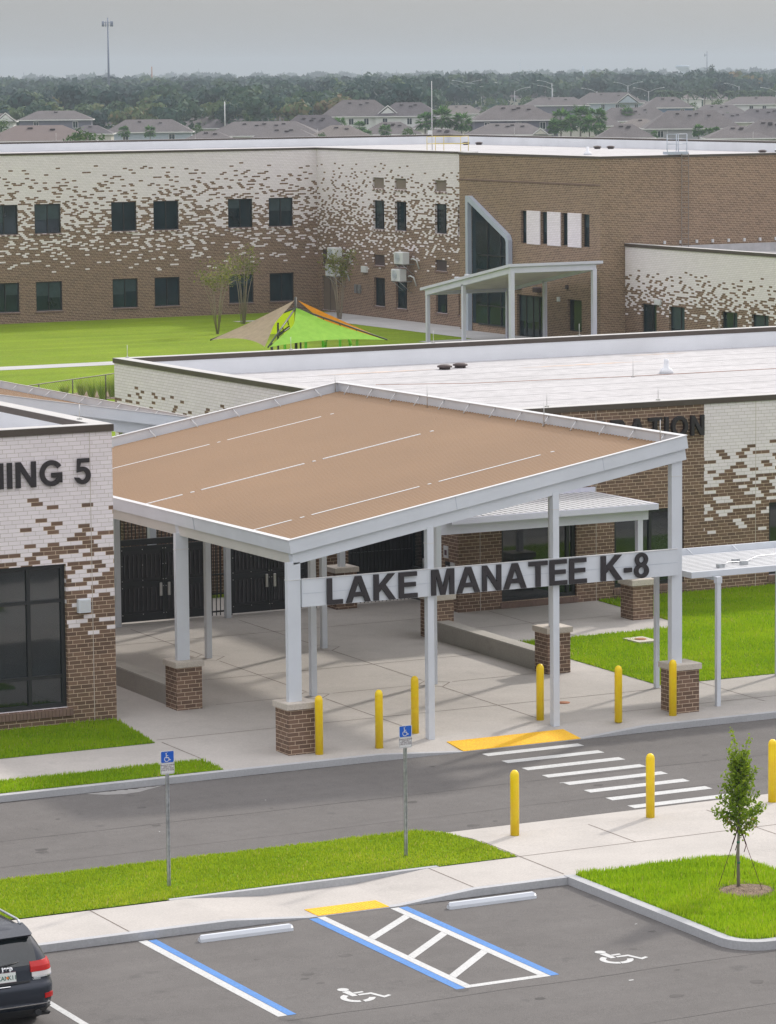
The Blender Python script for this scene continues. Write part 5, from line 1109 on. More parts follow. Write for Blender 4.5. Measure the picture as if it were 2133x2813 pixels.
sail('orange_panel', pull(cR, c0, .05), pull(cB, cR, .3), ap+Vector((.14, -.0, -.06)), 'sail_orange', .3, .16, .3)
sail('lime_panel', pull(cB, cL, .2), pull(cL, cB, .4), ap+apz+Vector((-.02, .03, 0)), 'sail_lime', .3, .3, .2)
mb = MB(); mb.tube((ap.x, ap.y, .4), (ap.x, ap.y, 4.56), .085, .06, 10); mb.build('mast', 'bronze', SA)
for c in (cL, cF, cR, cB):
    mb = MB(); mb.tube((ap.x, ap.y, 4.0), c, .05, .04, 8); st = mb.build('strut', 'bronze', SA)
    mb = MB()
    for k in range(3):
        t = .3+.18*k; p = Vector((ap.x, ap.y, 4.0)).lerp(c, t); q = p+(cB-cL).normalized()*.0+Vector((.18, .25, -.30)); mb.tube(p, q, .03, n=5)
    mb.build('brace', 'bronze', st)
mb = MB()
for (x, y) in ((83.2, 169.4), (84.9, 170.2), (82.6, 168.2)): mb.tube((x, y, 2.6), (x+.9, y+.5, 2.95), .045, n=5); mb.tube((x, y, .4), (x, y, 3.2), .05, n=6)
mb.build('climbing_frame', 'bronze', SA)
for i, (x, y) in enumerate(((82.2, 166.6), (83.4, 166.6), (84.6, 167.0), (85.7, 167.2), (86.8, 167.4), (81.6, 166.9))):
    mb = MB(); mb.tube((x, y, .4), (x, y, 2.35), .075, n=8); tag(mb.build('playground_post', 'green_paint' if i != 5 else 'bronze', origin=(x, y, .4)), ['bright green playground post below the middle of the green sail, leftmost green one', 'bright green playground post second from the left under the sail', 'bright green playground post third from the left under the sail', 'bright green playground post fourth from the left under the sail', 'bright green playground post nearest the right sail corner', 'dark bronze playground post at the left under the green sail'][i], 'post', 'playground posts under the shade sail')
mb = MB(); mb.path([(87.2+.75*math.cos(a), 170.4, 1.75+.75*math.sin(a)) for a in [PI*k/12 for k in range(13)]], .09, 8); mb.tube((87.95, 170.4, .4), (87.95, 170.4, 1.75), .09); mb.tube((86.45, 170.4, .4), (86.45, 170.4, 1.75), .09); tag(mb.build('climbing_arch', 'green_paint', origin=(87.2, 170.4, .4)), 'bright green play arch peeping over the orange sail panel', 'play arch')

# ------------------------------------------------------------------ thin multi-stem trees on the lawn
def thin_tree(x, y, H, spread, label, seed, leafy=1.0):
    rg = np.random.default_rng(seed); t = thing('thin_tree', label, 'tree', (x, y, .4), 'thin newly planted trees on the rear lawn'); mb = MB(); P = []
    for s_ in range(11):
        a = rg.uniform(0, 2*PI); r0 = .16*rg.random(); ln = H*rg.uniform(.75, 1.0); lean = spread*rg.uniform(.15, .55)
        p0 = np.array([x+r0*math.cos(a), y+r0*math.sin(a), .38]); p1 = p0+np.array([lean*.35*math.cos(a), lean*.35*math.sin(a), ln*.5]); p2 = p0+np.array([lean*math.cos(a), lean*math.sin(a), ln])
        mb.path([p0, p1, p2], [.032, .022, .006], 5)
        for k in range(9):
            tt = .45+.55*rg.random(); q = p1*(1-tt)+p2*tt; b = rg.uniform(0, 2*PI); l2 = spread*rg.uniform(.2, .5); e = q+np.array([l2*math.cos(b), l2*math.sin(b), rg.uniform(.1, .6)]); mb.path([q, e], [.010, .004], 4)
            m_ = int(8*leafy); w_ = rg.random(m_)[:, None]; P.append(q*(1-w_)+e*w_+rg.normal(scale=.13, size=(m_, 3)))
    mb.build('trunk', 'bark_thin', t); P = np.concatenate(P); P = P[rg.random(len(P)) < np.clip((P[:, 2]-1.4)/1.8, .10, 1)]
    fast_mesh('crown', leaf_cloud(P-np.array([x, y, .4]), .075, .4), 4, 'leaf_thin', t)
thin_tree(93.9, 199.6, 4.4, 2.5, 'thin multi stemmed tree with yellowing leaves, leftmost one on the rear lawn', 3); thin_tree(99.15, 206.8, 4.6, 1.5, 'thin almost bare tree standing before the ground floor window', 4, .8); thin_tree(106.2, 207.3, 4.5, 1.5, 'thin multi stemmed tree in front of the air conditioners at the inner corner', 5, 1.2)
# ------------------------------------------------------------------ houses of the estate beyond the school
ROTZ = math.atan2(CR.y, CR.x)
def house(label, ul, ur, vr, ve, st, wall, roof='shingle_a', nwin=0, yaw=0.0, depth=12.0, gable=None, vents=2):
    k_ = .10*(ur-ul) if (st == 1 and nwin == 0) else 0; ul, ur = ul-k_, ur+k_; um = (ul+ur)/2; ze = 2.8 if st == 1 else 5.7
    p, t = at_dist(um, ve, ze); W = (ur-ul)/F_PX*t; D = min(depth, W*.95)
    fwd = Vector((CF.x, CF.y, 0)).normalized(); c = p + fwd*(D/2); base = Vector((c.x, c.y, .2))
    dr = CF + CR*((um-CX)/F_PX) - CU*((vr-CY)/F_PX); zr_ = max(ze+1.2, min(ze+4.2, CAM_H + dr.z*(t+D/2)))
    h = thing('house', label, 'house', base, 'hip roofed houses beyond the school'); h.rotation_euler.z = ROTZ+yaw
    B = lambda x, y, z: (base.x+x, base.y+y, z); ov = .5; w2, d2 = W/2-ov, D/2-ov
    def bx(mb, x0, x1, y0, y1, z0, z1): mb.box(base.x+x0, base.x+x1, base.y+y0, base.y+y1, z0, z1)
    mb = MB(); bx(mb, -w2, w2, -d2, d2, .0, ze); mb.build('wall', wall, h)
    rl = max(W-D*.8, W*.22)/2; mb = MB(); E = [B(-W/2, -D/2, ze), B(W/2, -D/2, ze), B(W/2, D/2, ze), B(-W/2, D/2, ze)]; r0, r1 = B(-rl, 0, zr_), B(rl, 0, zr_)
    mb.poly([E[0], E[1], r1, r0]); mb.poly([E[2], E[3], r0, r1]); mb.poly([E[1], E[2], r1]); mb.poly([E[3], E[0], r0]); mb.poly(E[::-1]); rf = mb.build('roof', roof, h)
    mb = MB(); bx(mb, -W/2-.02, W/2+.02, -D/2-.05, -D/2+.03, ze-.20, ze+.02); bx(mb, -W/2-.05, -W/2+.03, -D/2+.03, D/2, ze-.20, ze+.02); bx(mb, W/2-.03, W/2+.05, -D/2+.03, D/2, ze-.20, ze+.02); mb.build('eave_trim', 'trim_white', h)
    for k in range(vents):
        x = -rl*.8 + (1.6*rl)*(k+.5)/max(1, vents) + (.6 if k % 2 else 0); f = .20 + .1*(k % 2); y = -D/2*f; z = zr_-(zr_-ze)*f
        mb = MB(); bx(mb, x-.42, x+.42, y-.3, y+.25, z-.05, z+.20); mb.build('roof_vent', 'roof_vent', rf)
    for k in range(nwin):
        x = -w2 + 2*w2*(k+.5)/nwin + (.5 if k % 2 else -.3); ww = .55 if st == 2 else .65; z1 = ze-.55; z0 = z1-(1.45 if st == 2 else 1.4)
        mb = MB(); bx(mb, x-ww-.1, x+ww+.1, -d2-.06, -d2-.002, z0-.1, z1+.1); wn = mb.build('window', 'trim_white', h)
        mb = MB(); bx(mb, x-ww, x-.04, -d2-.075, -d2-.061, z0, z1); bx(mb, x+.04, x+ww, -d2-.075, -d2-.061, z0, z1); mb.build('pane', 'glass_teal', wn)
    if gable:
        x, gw, gh = gable; x *= W; mb = MB(); q = [B(x-gw/2, -D/2-.4, ze-.1), B(x+gw/2, -D/2-.4, ze-.1), B(x, -D/2-.4, ze-.1+gh)]; q2 = [B(x-gw/2, -D/2+1.5, ze-.1), B(x+gw/2, -D/2+1.5, ze-.1), B(x, 0, ze-.1+gh)]
        mb.poly([q[0], q[1], q2[1], q2[0]]); mb.poly([q[0], q2[0], q2[2], q[2]]); mb.poly([q[1], q[2], q2[2], q2[1]]); gb = mb.build('gable_roof', roof, h)
        mb = MB(); k = .78; y_ = base.y-D/2-.42; cx = base.x+x; mb.poly([(cx-gw/2*k, y_, ze+.05), (cx+gw/2*k, y_, ze+.05), (cx, y_, ze-.1+gh*.86)]); mb.build('gable_wall', wall, gb)
        mb = MB()
        for sg_ in (-1, 1): mb.hexa([(cx+sg_*gw/2, y_-.02, ze-.12), (cx+sg_*(gw/2+.25), y_-.02, ze-.12), (cx+sg_*(gw/2+.25), y_+.06, ze-.12), (cx+sg_*gw/2, y_+.06, ze-.12), (cx, y_-.02, ze-.14+gh), (cx+.02*sg_, y_-.02, ze+.16+gh), (cx+.02*sg_, y_+.06, ze+.16+gh), (cx, y_+.06, ze-.14+gh)])
        mb.build('gable_trim', 'trim_white', gb)
    return h
HS = [
 ('house with dark ribbed tile roof at the far left, nearest behind the school roof', -60, 257, 344, 388, 2, 'stucco_cream', 'tile_roof', 0, .10, 14, None, 2),
 ('two storey slate grey house with a pair of white framed windows at the left', 45, 253, 304, 329, 2, 'stucco_slate', 'shingle_a', 2, .05, 12, None, 1),
 ('brown garage roof in front of the slate grey two storey house', 108, 226, 331, 361, 1, 'stucco_cream', 'shingle_c', 0, -.04, 9, None, 1),
 ('white house with a pale gable cut off by the left picture edge', -60, 42, 311, 334, 2, 'stucco_white', 'shingle_a', 0, .0, 11, (.25, 5.0, 2.0), 0),
 ('brown roofed house just right of the slate grey house, ridge only', 243, 335, 321, 344, 1, 'stucco_cream', 'shingle_b', 0, .0, 11, None, 3),
 ('low pale blue grey house with a dark door behind two fan palms', 282, 529, 328, 363, 1, 'stucco_bluegrey', 'shingle_a', 2, .03, 13, None, 2),
 ('brown roof rising behind the low pale blue grey house', 372, 512, 318, 341, 1, 'stucco_cream', 'shingle_a', 0, -.03, 11, None, 3),
 ('brown roofed house right of the orange tinted trees', 498, 652, 317, 350, 1, 'stucco_cream', 'shingle_a', 0, .05, 13, None, 4),
 ('low brown roof just above the school parapet, left of the lightning rod at mid left', 505, 640, 360, 389, 1, 'stucco_cream', 'shingle_a', 0, .0, 11, None, 2),
 ('brown roof below the small yellow green tree', 632, 788, 311, 334, 1, 'stucco_cream', 'shingle_b', 0, .03, 12, None, 3),
 ('broad brown roof with three vents in the left middle of the estate', 588, 862, 333, 373, 1, 'stucco_cream', 'shingle_a', 0, -.05, 16, None, 5),
 ('dark purplish roof left of the big white gabled house', 768, 952, 308, 368, 1, 'stucco_cream', 'shingle_b', 0, .06, 14, None, 5),
 ('big white two storey house with pale triangular gable near the middle', 878, 1092, 274, 320, 2, 'stucco_white', 'shingle_a', 4, .0, 14, (.38, 6.5, 2.6), 3),
 ('low roof with four vents above the parapet left of the white pole', 1003, 1147, 335, 369, 1, 'stucco_cream', 'shingle_a', 0, .02, 12, None, 4),
 ('white walled house left of the tall white pole, dark and pale roof slopes', 1030, 1217, 281, 319, 2, 'stucco_white', 'shingle_b', 3, -.05, 13, None, 3),
 ('pale house with low brown roof directly right of the tall white pole', 1200, 1332, 289, 313, 1, 'stucco_white', 'shingle_c', 1, .0, 12, None, 2),
 ('far house behind dark conical trees near the double street lamp', 1243, 1337, 246, 270, 2, 'stucco_cream', 'shingle_a', 0, .0, 11, None, 0),
 ('small dark roof between the conical trees and the blue grey house', 1288, 1352, 294, 309, 1, 'stucco_cream', 'shingle_b', 0, .0, 10, None, 2),
 ('blue grey house with long brown roof and one white window left of the palm cluster', 1295, 1537, 289, 330, 2, 'stucco_slate', 'shingle_a', 3, .04, 14, None, 4),
 ('low brown roof with four vents before the blue grey house', 1298, 1502, 338, 370, 1, 'stucco_cream', 'shingle_a', 0, .0, 14, (.35, 3.4, 1.3), 4),
 ('far brown roofed house behind the single armed street lamp', 1393, 1532, 247, 271, 2, 'stucco_cream', 'shingle_a', 0, .0, 12, None, 1),
 ('grey brown roof beside small round trees left of the pale blue gabled house', 1440, 1622, 267, 290, 2, 'stucco_slate', 'shingle_a', 0, .03, 12, None, 2),
 ('far dark charcoal roof under the left tree line of the right half', 1498, 1600, 246, 264, 2, 'stucco_cream', 'shingle_dark', 0, .0, 11, None, 2),
 ('far brown roof right of the charcoal roof', 1580, 1645, 247, 263, 2, 'stucco_white', 'shingle_a', 0, .0, 10, None, 1),
 ('pale blue two storey house with white edged gable', 1580, 1772, 254, 283, 2, 'stucco_bluegrey', 'shingle_a', 4, .0, 13, (.26, 8.0, 3.0), 2),
 ('deep blue two storey house with two white windows right of centre', 1762, 1907, 266, 296, 2, 'stucco_blue', 'shingle_a', 2, .05, 12, None, 2),
 ('broad low roof with three vents in front of the deep blue house', 1648, 1842, 295, 332, 1, 'stucco_cream', 'shingle_a', 0, -.04, 14, None, 3),
 ('grey house with three white windows straight behind the ladder pulpit', 1770, 2043, 303, 353, 1, 'stucco_grey', 'shingle_a', 3, .0, 15, None, 4),
 ('brown roof with three vents between the deep blue house and the white house at right', 1913, 2047, 287, 314, 1, 'stucco_cream', 'shingle_a', 0, .0, 12, None, 3),
 ('white walled house with four dark windows at the right picture edge', 1992, 2172, 265, 286, 2, 'stucco_white', 'shingle_a', 4, .0, 12, None, 1),
 ('brown roof at the right edge below the white walled house', 2028, 2192, 298, 333, 1, 'stucco_cream', 'shingle_b', 0, .03, 13, None, 3),
 ('low brown roof with dark vents at the right edge, nearest the school', 2035, 2205, 328, 379, 1, 'stucco_cream', 'shingle_a', 0, .0, 15, None, 4),
 ('low brown roof with three vents right of the palm cluster', 1652, 1792, 340, 379, 1, 'stucco_cream', 'shingle_a', 0, -.03, 13, None, 3),
 ('brown roof with one vent behind the low roof right of the palm cluster', 1703, 1822, 326, 351, 1, 'stucco_cream', 'shingle_c', 0, .04, 12, None, 1),
 ('far small roof below the double lamp left of the royal palms', 1733, 1803, 247, 261, 2, 'stucco_cream', 'shingle_a', 0, .0, 10, None, 0),
 ('far pale walled house half hidden under the royal palms', 1868, 1932, 258, 271, 2, 'stucco_white', 'shingle_c', 0, .0, 10, None, 0),
 ('far low roof among the royal palms near the right edge', 1935, 2010, 258, 272, 2, 'stucco_cream', 'shingle_a', 0, .0, 10, None, 0),
 ('small white walled house beside the palm cluster, mostly hidden', 1478, 1545, 313, 331, 1, 'stucco_white', 'shingle_c', 1, .0, 10, None, 1),
]
HS += [('low brown roof left of the pale house beside the tall white pole', 1148, 1322, 326, 352, 1, 'stucco_cream', 'shingle_a', 0, .0, 12, None, 3), ('low dark roof between the blue grey house and the palm cluster', 1425, 1565, 311, 338, 1, 'stucco_cream', 'shingle_b', 0, .03, 12, None, 2),
 ('low roof half hidden by the palm cluster', 1535, 1705, 317, 346, 1, 'stucco_cream', 'shingle_a', 0, -.03, 12, None, 2), ('low brown roof just left of the grey house with three white windows', 1838, 1992, 321, 349, 1, 'stucco_cream', 'shingle_c', 0, .0, 12, None, 2), ('roof behind the grey house with three white windows, toward the right', 1935, 2085, 311, 336, 1, 'stucco_cream', 'shingle_b', 0, .02, 12, None, 3),
 ('low roof above the parapet second from the right edge', 1955, 2110, 346, 380, 1, 'stucco_cream', 'shingle_a', 0, .0, 13, None, 3), ('low roof above the parapet below the dark purplish roof', 690, 868, 351, 386, 1, 'stucco_cream', 'shingle_a', 0, .0, 13, None, 3), ('low roof above the parapet left of the big white gabled house walls', 856, 1012, 344, 379, 1, 'stucco_cream', 'shingle_c', 0, .02, 13, None, 2),
 ('low roof above the parapet behind the three tall palms', 1148, 1292, 354, 386, 1, 'stucco_cream', 'shingle_a', 0, .0, 12, None, 3), ('brown roof left of the pale blue gabled house', 1500, 1642, 284, 303, 1, 'stucco_cream', 'shingle_b', 0, .0, 11, None, 2), ('small roof between the pale blue gabled house and the deep blue house', 1688, 1792, 275, 291, 1, 'stucco_cream', 'shingle_a', 0, .0, 10, None, 1), ('small far roof right of the single armed street lamp', 1478, 1562, 272, 288, 1, 'stucco_cream', 'shingle_c', 0, .0, 10, None, 1),
 ('brown roof at the right edge under the white walled house', 2085, 2200, 284, 304, 1, 'stucco_cream', 'shingle_b', 0, .0, 11, None, 2), ('low roof left of the slate grey house, behind the tiled roof', 190, 300, 344, 368, 1, 'stucco_cream', 'shingle_b', 0, .0, 10, None, 1), ('brown roof between the orange tinted trees and the white pole', 560, 700, 326, 352, 1, 'stucco_cream', 'shingle_b', 0, .0, 11, None, 2)]
for a in HS: house(*a)

# ------------------------------------------------------------------ palms and garden trees
def frond_cloud(n, R, drop, rg, leaflets=7, width=.11):
    V = []; U = []
    for k in range(n):
        a = rg.uniform(0, 2*PI); el = rg.uniform(-.75, 1.25); d = np.array([math.cos(a)*math.cos(el), math.sin(a)*math.cos(el), math.sin(el)]); sd_ = np.array([-math.sin(a), math.cos(a), 0]); up_ = np.cross(d, sd_); st = .42*R; c = d*st; u = rg.random()
        for j in range(leaflets):
            f = (j/(leaflets-1)-.5)*2.3; e = d*math.cos(f)+sd_*math.sin(f); tip = c+e*R*rg.uniform(.5, .66)+np.array([0, 0, -drop*R*.35*rg.random()]); w_ = np.cross(e, up_)*0 + np.cross(e, np.array([0, 0, 1.])+.3*rg.normal(size=3)); w_ /= np.linalg.norm(w_)+1e-9; m_ = (c*.35+tip*.65)
            V += [c-w_*.02, m_-w_*width*.5, tip, m_+w_*width*.5]; U.append(np.clip(u*.5+.5*rg.random()-.25*(el < 0), 0, 1))
        V += [d*.05-sd_*.025, c-sd_*.02, c+sd_*.02, d*.05+sd_*.025]; U.append(.3)
    return np.array(V), np.array(U)
PALM = []
for s_ in range(3):
    rg = np.random.default_rng(50+s_); t = thing('fan_palm', 'x', 'palm', (0, 0, -200), 'fan palms beyond the school'); mb = MB(); mb.path([(0, 0, -200), (.12*s_, 0, -196.5), (.1, .1*s_, -193.6)], [.24, .19, .17], 8); mb.build('trunk', 'bark', t)
    V, U = frond_cloud(48, 3.1, 1.0, rg, 9, .36); V[:, 2] += 6.3; fast_mesh('crown', V, 4, 'leaf_palm', t, U); PALM.append(t)
ROY = thing('royal_palm', 'x', 'palm', (0, 0, -300), 'dark royal palms in front of the right tree line'); mb = MB(); mb.path([(0, 0, -300), (0, 0, -291)], [.3, .2], 8); mb.build('trunk', 'bark', ROY)
V = []; rg = np.random.default_rng(9)
for k in range(26):
    a = rg.uniform(0, 2*PI); el = rg.uniform(-.1, 1.1); R_ = 4.2
    pts = [np.array([math.cos(a)*math.cos(el)*R_*q, math.sin(a)*math.cos(el)*R_*q, math.sin(el)*R_*q-2.6*q*q]) for q in (0, .33, .66, 1.0)]
    sd_ = np.array([-math.sin(a), math.cos(a), 0])
    for i in range(3): w0, w1 = (.15, .5, .45, .08)[i], (.15, .5, .45, .08)[i+1]; dz = np.array([0, 0, -.35]); V += [pts[i]-sd_*w0, pts[i], pts[i+1], pts[i+1]-sd_*w1+dz, pts[i], pts[i]+sd_*w0, pts[i+1]+sd_*w1+dz, pts[i+1]]
V = np.array(V); V[:, 2] += 9; fast_mesh('crown', V, 4, 'leaf_dark', ROY)
def place(proto, used, u, dist, vtop, proto_h, label):
    """stand a copy at view distance dist so that its top reaches photo row vtop"""
    g = side_px(u, dist); d = CF + CR*((u-CX)/F_PX) - CU*((vtop-CY)/F_PX); zt = CAM_H + d.z*dist/math.hypot(d.x, d.y); sc = max(.35, (zt-.2)/proto_h)
    if id(proto) not in used: o = proto; used.add(id(proto)); o.location = (g.x, g.y, .2); o.scale = (sc,)*3; o['label'] = label; o.rotation_euler.z = u*.7
    else: o = dup(proto, (g.x, g.y, .2), label, u*.7, sc)
    return o
USED = set()
for i, (u, d, vt, lb) in enumerate([(359, 830, 348, 'left fan palm before the low pale blue grey house'), (430, 830, 347, 'right and larger fan palm before the low pale blue grey house'), (944, 860, 324, 'round headed fan palm before the dark purplish roof'), (998, 820, 335, 'bluish fan palm below the big white gabled house'), (1020, 790, 358, 'short palm on the parapet line just left of the low four vent roof'),
        (1069, 800, 344, 'short fan palm before the low four vent roof'), (1177, 800, 311, 'fan palm left of the tall white pole'), (1223, 800, 298, 'tallest fan palm directly right of the tall white pole'), (1277, 800, 312, 'fan palm second to the right of the tall white pole'), (1300, 815, 330, 'thin fan palm beside the blue grey house corner'),
        (1545, 800, 303, 'left tall palm of the dense palm cluster'), (1570, 790, 318, 'front left palm of the dense palm cluster'), (1598, 800, 296, 'middle tall palm of the dense palm cluster'), (1622, 790, 322, 'front right palm of the dense palm cluster'), (1640, 805, 299, 'right tall palm of the dense palm cluster'), (1530, 790, 330, 'leftmost low palm of the dense palm cluster'), (1652, 795, 340, 'rightmost low palm of the dense palm cluster'),
        (1480, 800, 352, 'low palm on the parapet line left of the palm cluster'), (1410, 800, 356, 'thin low palm before the roof with four vents'), (1918, 790, 344, 'tallest of the shrubby palms right of the ladder pulpit'), (1945, 790, 352, 'silvery shrubby palm right of the ladder pulpit'), (1965, 800, 350, 'right hand shrubby palm behind the ladder pulpit'), (2022, 790, 362, 'wide low silvery palm near the right edge'), (2040, 795, 364, 'last low silvery palm toward the right edge'),
        (1726, 1000, 298, 'slender palm standing before the deep blue house roof'), (1798, 800, 364, 'very low palm just left of the ladder pulpit')]):
    place(PALM[i % 3], USED, u, d, vt, 8.3, lb)
for i, (u, vt, lb) in enumerate([(1815, 238, 'leftmost dark royal palm of the row'), (1838, 240, 'second dark royal palm of the row'), (1862, 243, 'third dark royal palm of the row'), (1890, 238, 'fourth dark royal palm of the row'), (1935, 239, 'fifth dark royal palm of the row'), (1955, 236, 'sixth dark royal palm, near the tall pine'), (2003, 240, 'seventh dark royal palm, right of the tall pine'), (2035, 239, 'eighth dark royal palm of the row'), (2052, 242, 'ninth dark royal palm of the row'), (2085, 239, 'tenth dark royal palm of the row'), (2112, 241, 'last dark royal palm near the right edge')]):
    place(ROY, USED, u, 1330, vt, 11.5, lb)
def leaf_mass(n, shape, rg, size):
    """leaf clumps scattered through a lumpy crown; shape(k) gives lobe centres and radii"""
    P = []
    for (c, r) in shape:
        m_ = int(n*r**2/sum(q[1]**2 for q in shape)); d = rg.normal(size=(m_, 3)); d /= np.linalg.norm(d, axis=1)[:, None]; P.append(np.array(c)+d*r*(.55+.5*rg.random(m_))[:, None])
    P = np.concatenate(P); return leaf_cloud(P, size, .4)
TREE = {}
rg = np.random.default_rng(77)
def tree_proto(name, mat, H, lobes, n, size, lab_group, cat='tree'):
    t = thing(name, 'x', cat, (0, 0, -400), lab_group); mb = MB(); mb.path([(0, 0, -400), (.1, 0, -400+H*.5), (0, 0, -400+H*.8)], [.035*H, .02*H, .008*H], 7); mb.build('trunk', 'bark', t)
    fast_mesh('crown', leaf_mass(n, lobes, rg, size), 4, mat, t); TREE[name] = (t, H)
tree_proto('round_tree', 'leaf_round', 8, [((0, 0, 5), 2.2), ((1.2, .3, 4.2), 1.5), ((-1.2, -.4, 4.4), 1.6), ((.3, -1.1, 5.6), 1.5), ((-.2, .9, 6.3), 1.4)], 520, .30, 'round garden trees')
tree_proto('conical_tree', 'leaf_dark', 8, [((0, 0, 1.4), 1.8), ((0, 0, 2.8), 1.5), ((0, 0, 4.2), 1.15), ((0, 0, 5.6), .8), ((0, 0, 6.9), .5), ((0, 0, 7.6), .3)], 480, .28, 'dark conical trees in the estate')
tree_proto('tall_pine', 'leaf_forest', 18, [((0, 0, 16.5), 1.5), ((1.6, .3, 14.6), 1.4), ((-1.5, .2, 13.6), 1.5), ((.8, -.5, 12.2), 1.5), ((-1.0, .4, 11.2), 1.3), ((.2, 0, 9.5), 1.6)], 520, .42, 'tall open pines')
for nm, u, d, vt, lb in [('round_tree', 262, 560, 343, 'dense round tree left of the low pale blue grey house'), ('round_tree', 223, 570, 353, 'smaller rounded tree beside the tiled roof'), ('round_tree', 25, 780, 321, 'rounded palm like tree over the tiled roof at the far left'), ('round_tree', 100, 900, 333, 'small dark tree before the slate grey house, left'), ('round_tree', 249, 900, 332, 'small tree right of the white framed windows'), ('round_tree', 897, 720, 360, 'low round bush on the parapet line before the dark purplish roof'), ('round_tree', 1130, 730, 344, 'round clipped tree left of the tall white pole'),
        ('round_tree', 1690, 1000, 310, 'small round tree on the broad low roof line, left of the slender palm'), ('round_tree', 1755, 1000, 311, 'yellowish small tree right of the slender palm'), ('conical_tree', 1777, 1000, 306, 'dark little conifer before the deep blue house, left one'), ('conical_tree', 1809, 1000, 312, 'dark little conifer before the deep blue house, right one'), ('conical_tree', 1264, 1350, 272, 'left dark conical tree before the far house'), ('conical_tree', 1282, 1350, 268, 'right and taller dark conical tree before the far house'),
        ('round_tree', 1235, 1340, 250, 'dark tree left of the conical pair'), ('round_tree', 1312, 1350, 257, 'tree just right of the conical pair'), ('round_tree', 1355, 1350, 263, 'rounded tree left of the lamp with one arm'), ('round_tree', 1385, 1350, 264, 'second rounded tree left of the lamp with one arm'), ('round_tree', 1452, 1350, 258, 'rounded dark tree right of the lamp with one arm'), ('round_tree', 1505, 1250, 294, 'low round tree by the grey brown roof'), ('round_tree', 1490, 1250, 297, 'smaller low round tree by the grey brown roof'), ('round_tree', 1970, 1150, 268, 'grey green bushy tree before the far low roof'), ('round_tree', 1900, 1200, 276, 'bushy tree right of the deep blue house'), ('round_tree', 700, 930, 303, 'small bright yellow green tree behind the brown roofs'),
        ('round_tree', 1440, 1050, 300, 'round tree between the low dark roof and the grey brown roof'), ('round_tree', 1590, 1150, 284, 'green tree just right of the brown roof left of the pale blue gabled house'), ('round_tree', 1716, 1180, 281, 'green tree before the small roof between the pale blue and deep blue houses'), ('conical_tree', 1915, 1100, 290, 'dark conifer at the right corner of the deep blue house'), ('round_tree', 1990, 1020, 306, 'round tree before the roofs at the right, below the royal palms'), ('round_tree', 2065, 1000, 310, 'round tree above the low roofs near the right edge'), ('round_tree', 1340, 1150, 287, 'round tree at the right end of the pale house beside the tall white pole'), ('round_tree', 560, 900, 336, 'dark bushy tree between the two brown roofs in the left third'), ('round_tree', 770, 880, 343, 'sparse bushy tree before the broad brown roof'), ('round_tree', 2110, 1250, 270, 'dark tree at the right edge beside the white walled house'),
        ('tall_pine', 1953, 1900, 176, 'tallest pine standing out above the right tree line'), ('tall_pine', 1668, 1900, 188, 'pine with open crown above the tree line left of the water tower'), ('tall_pine', 1672, 1800, 196, 'second pine in front of the open crowned one'), ('tall_pine', 1945, 1850, 190, 'lower pine just left of the tallest pine')]:
    t, H = TREE[nm]; place(t, USED, u, d, vt, H, lb)

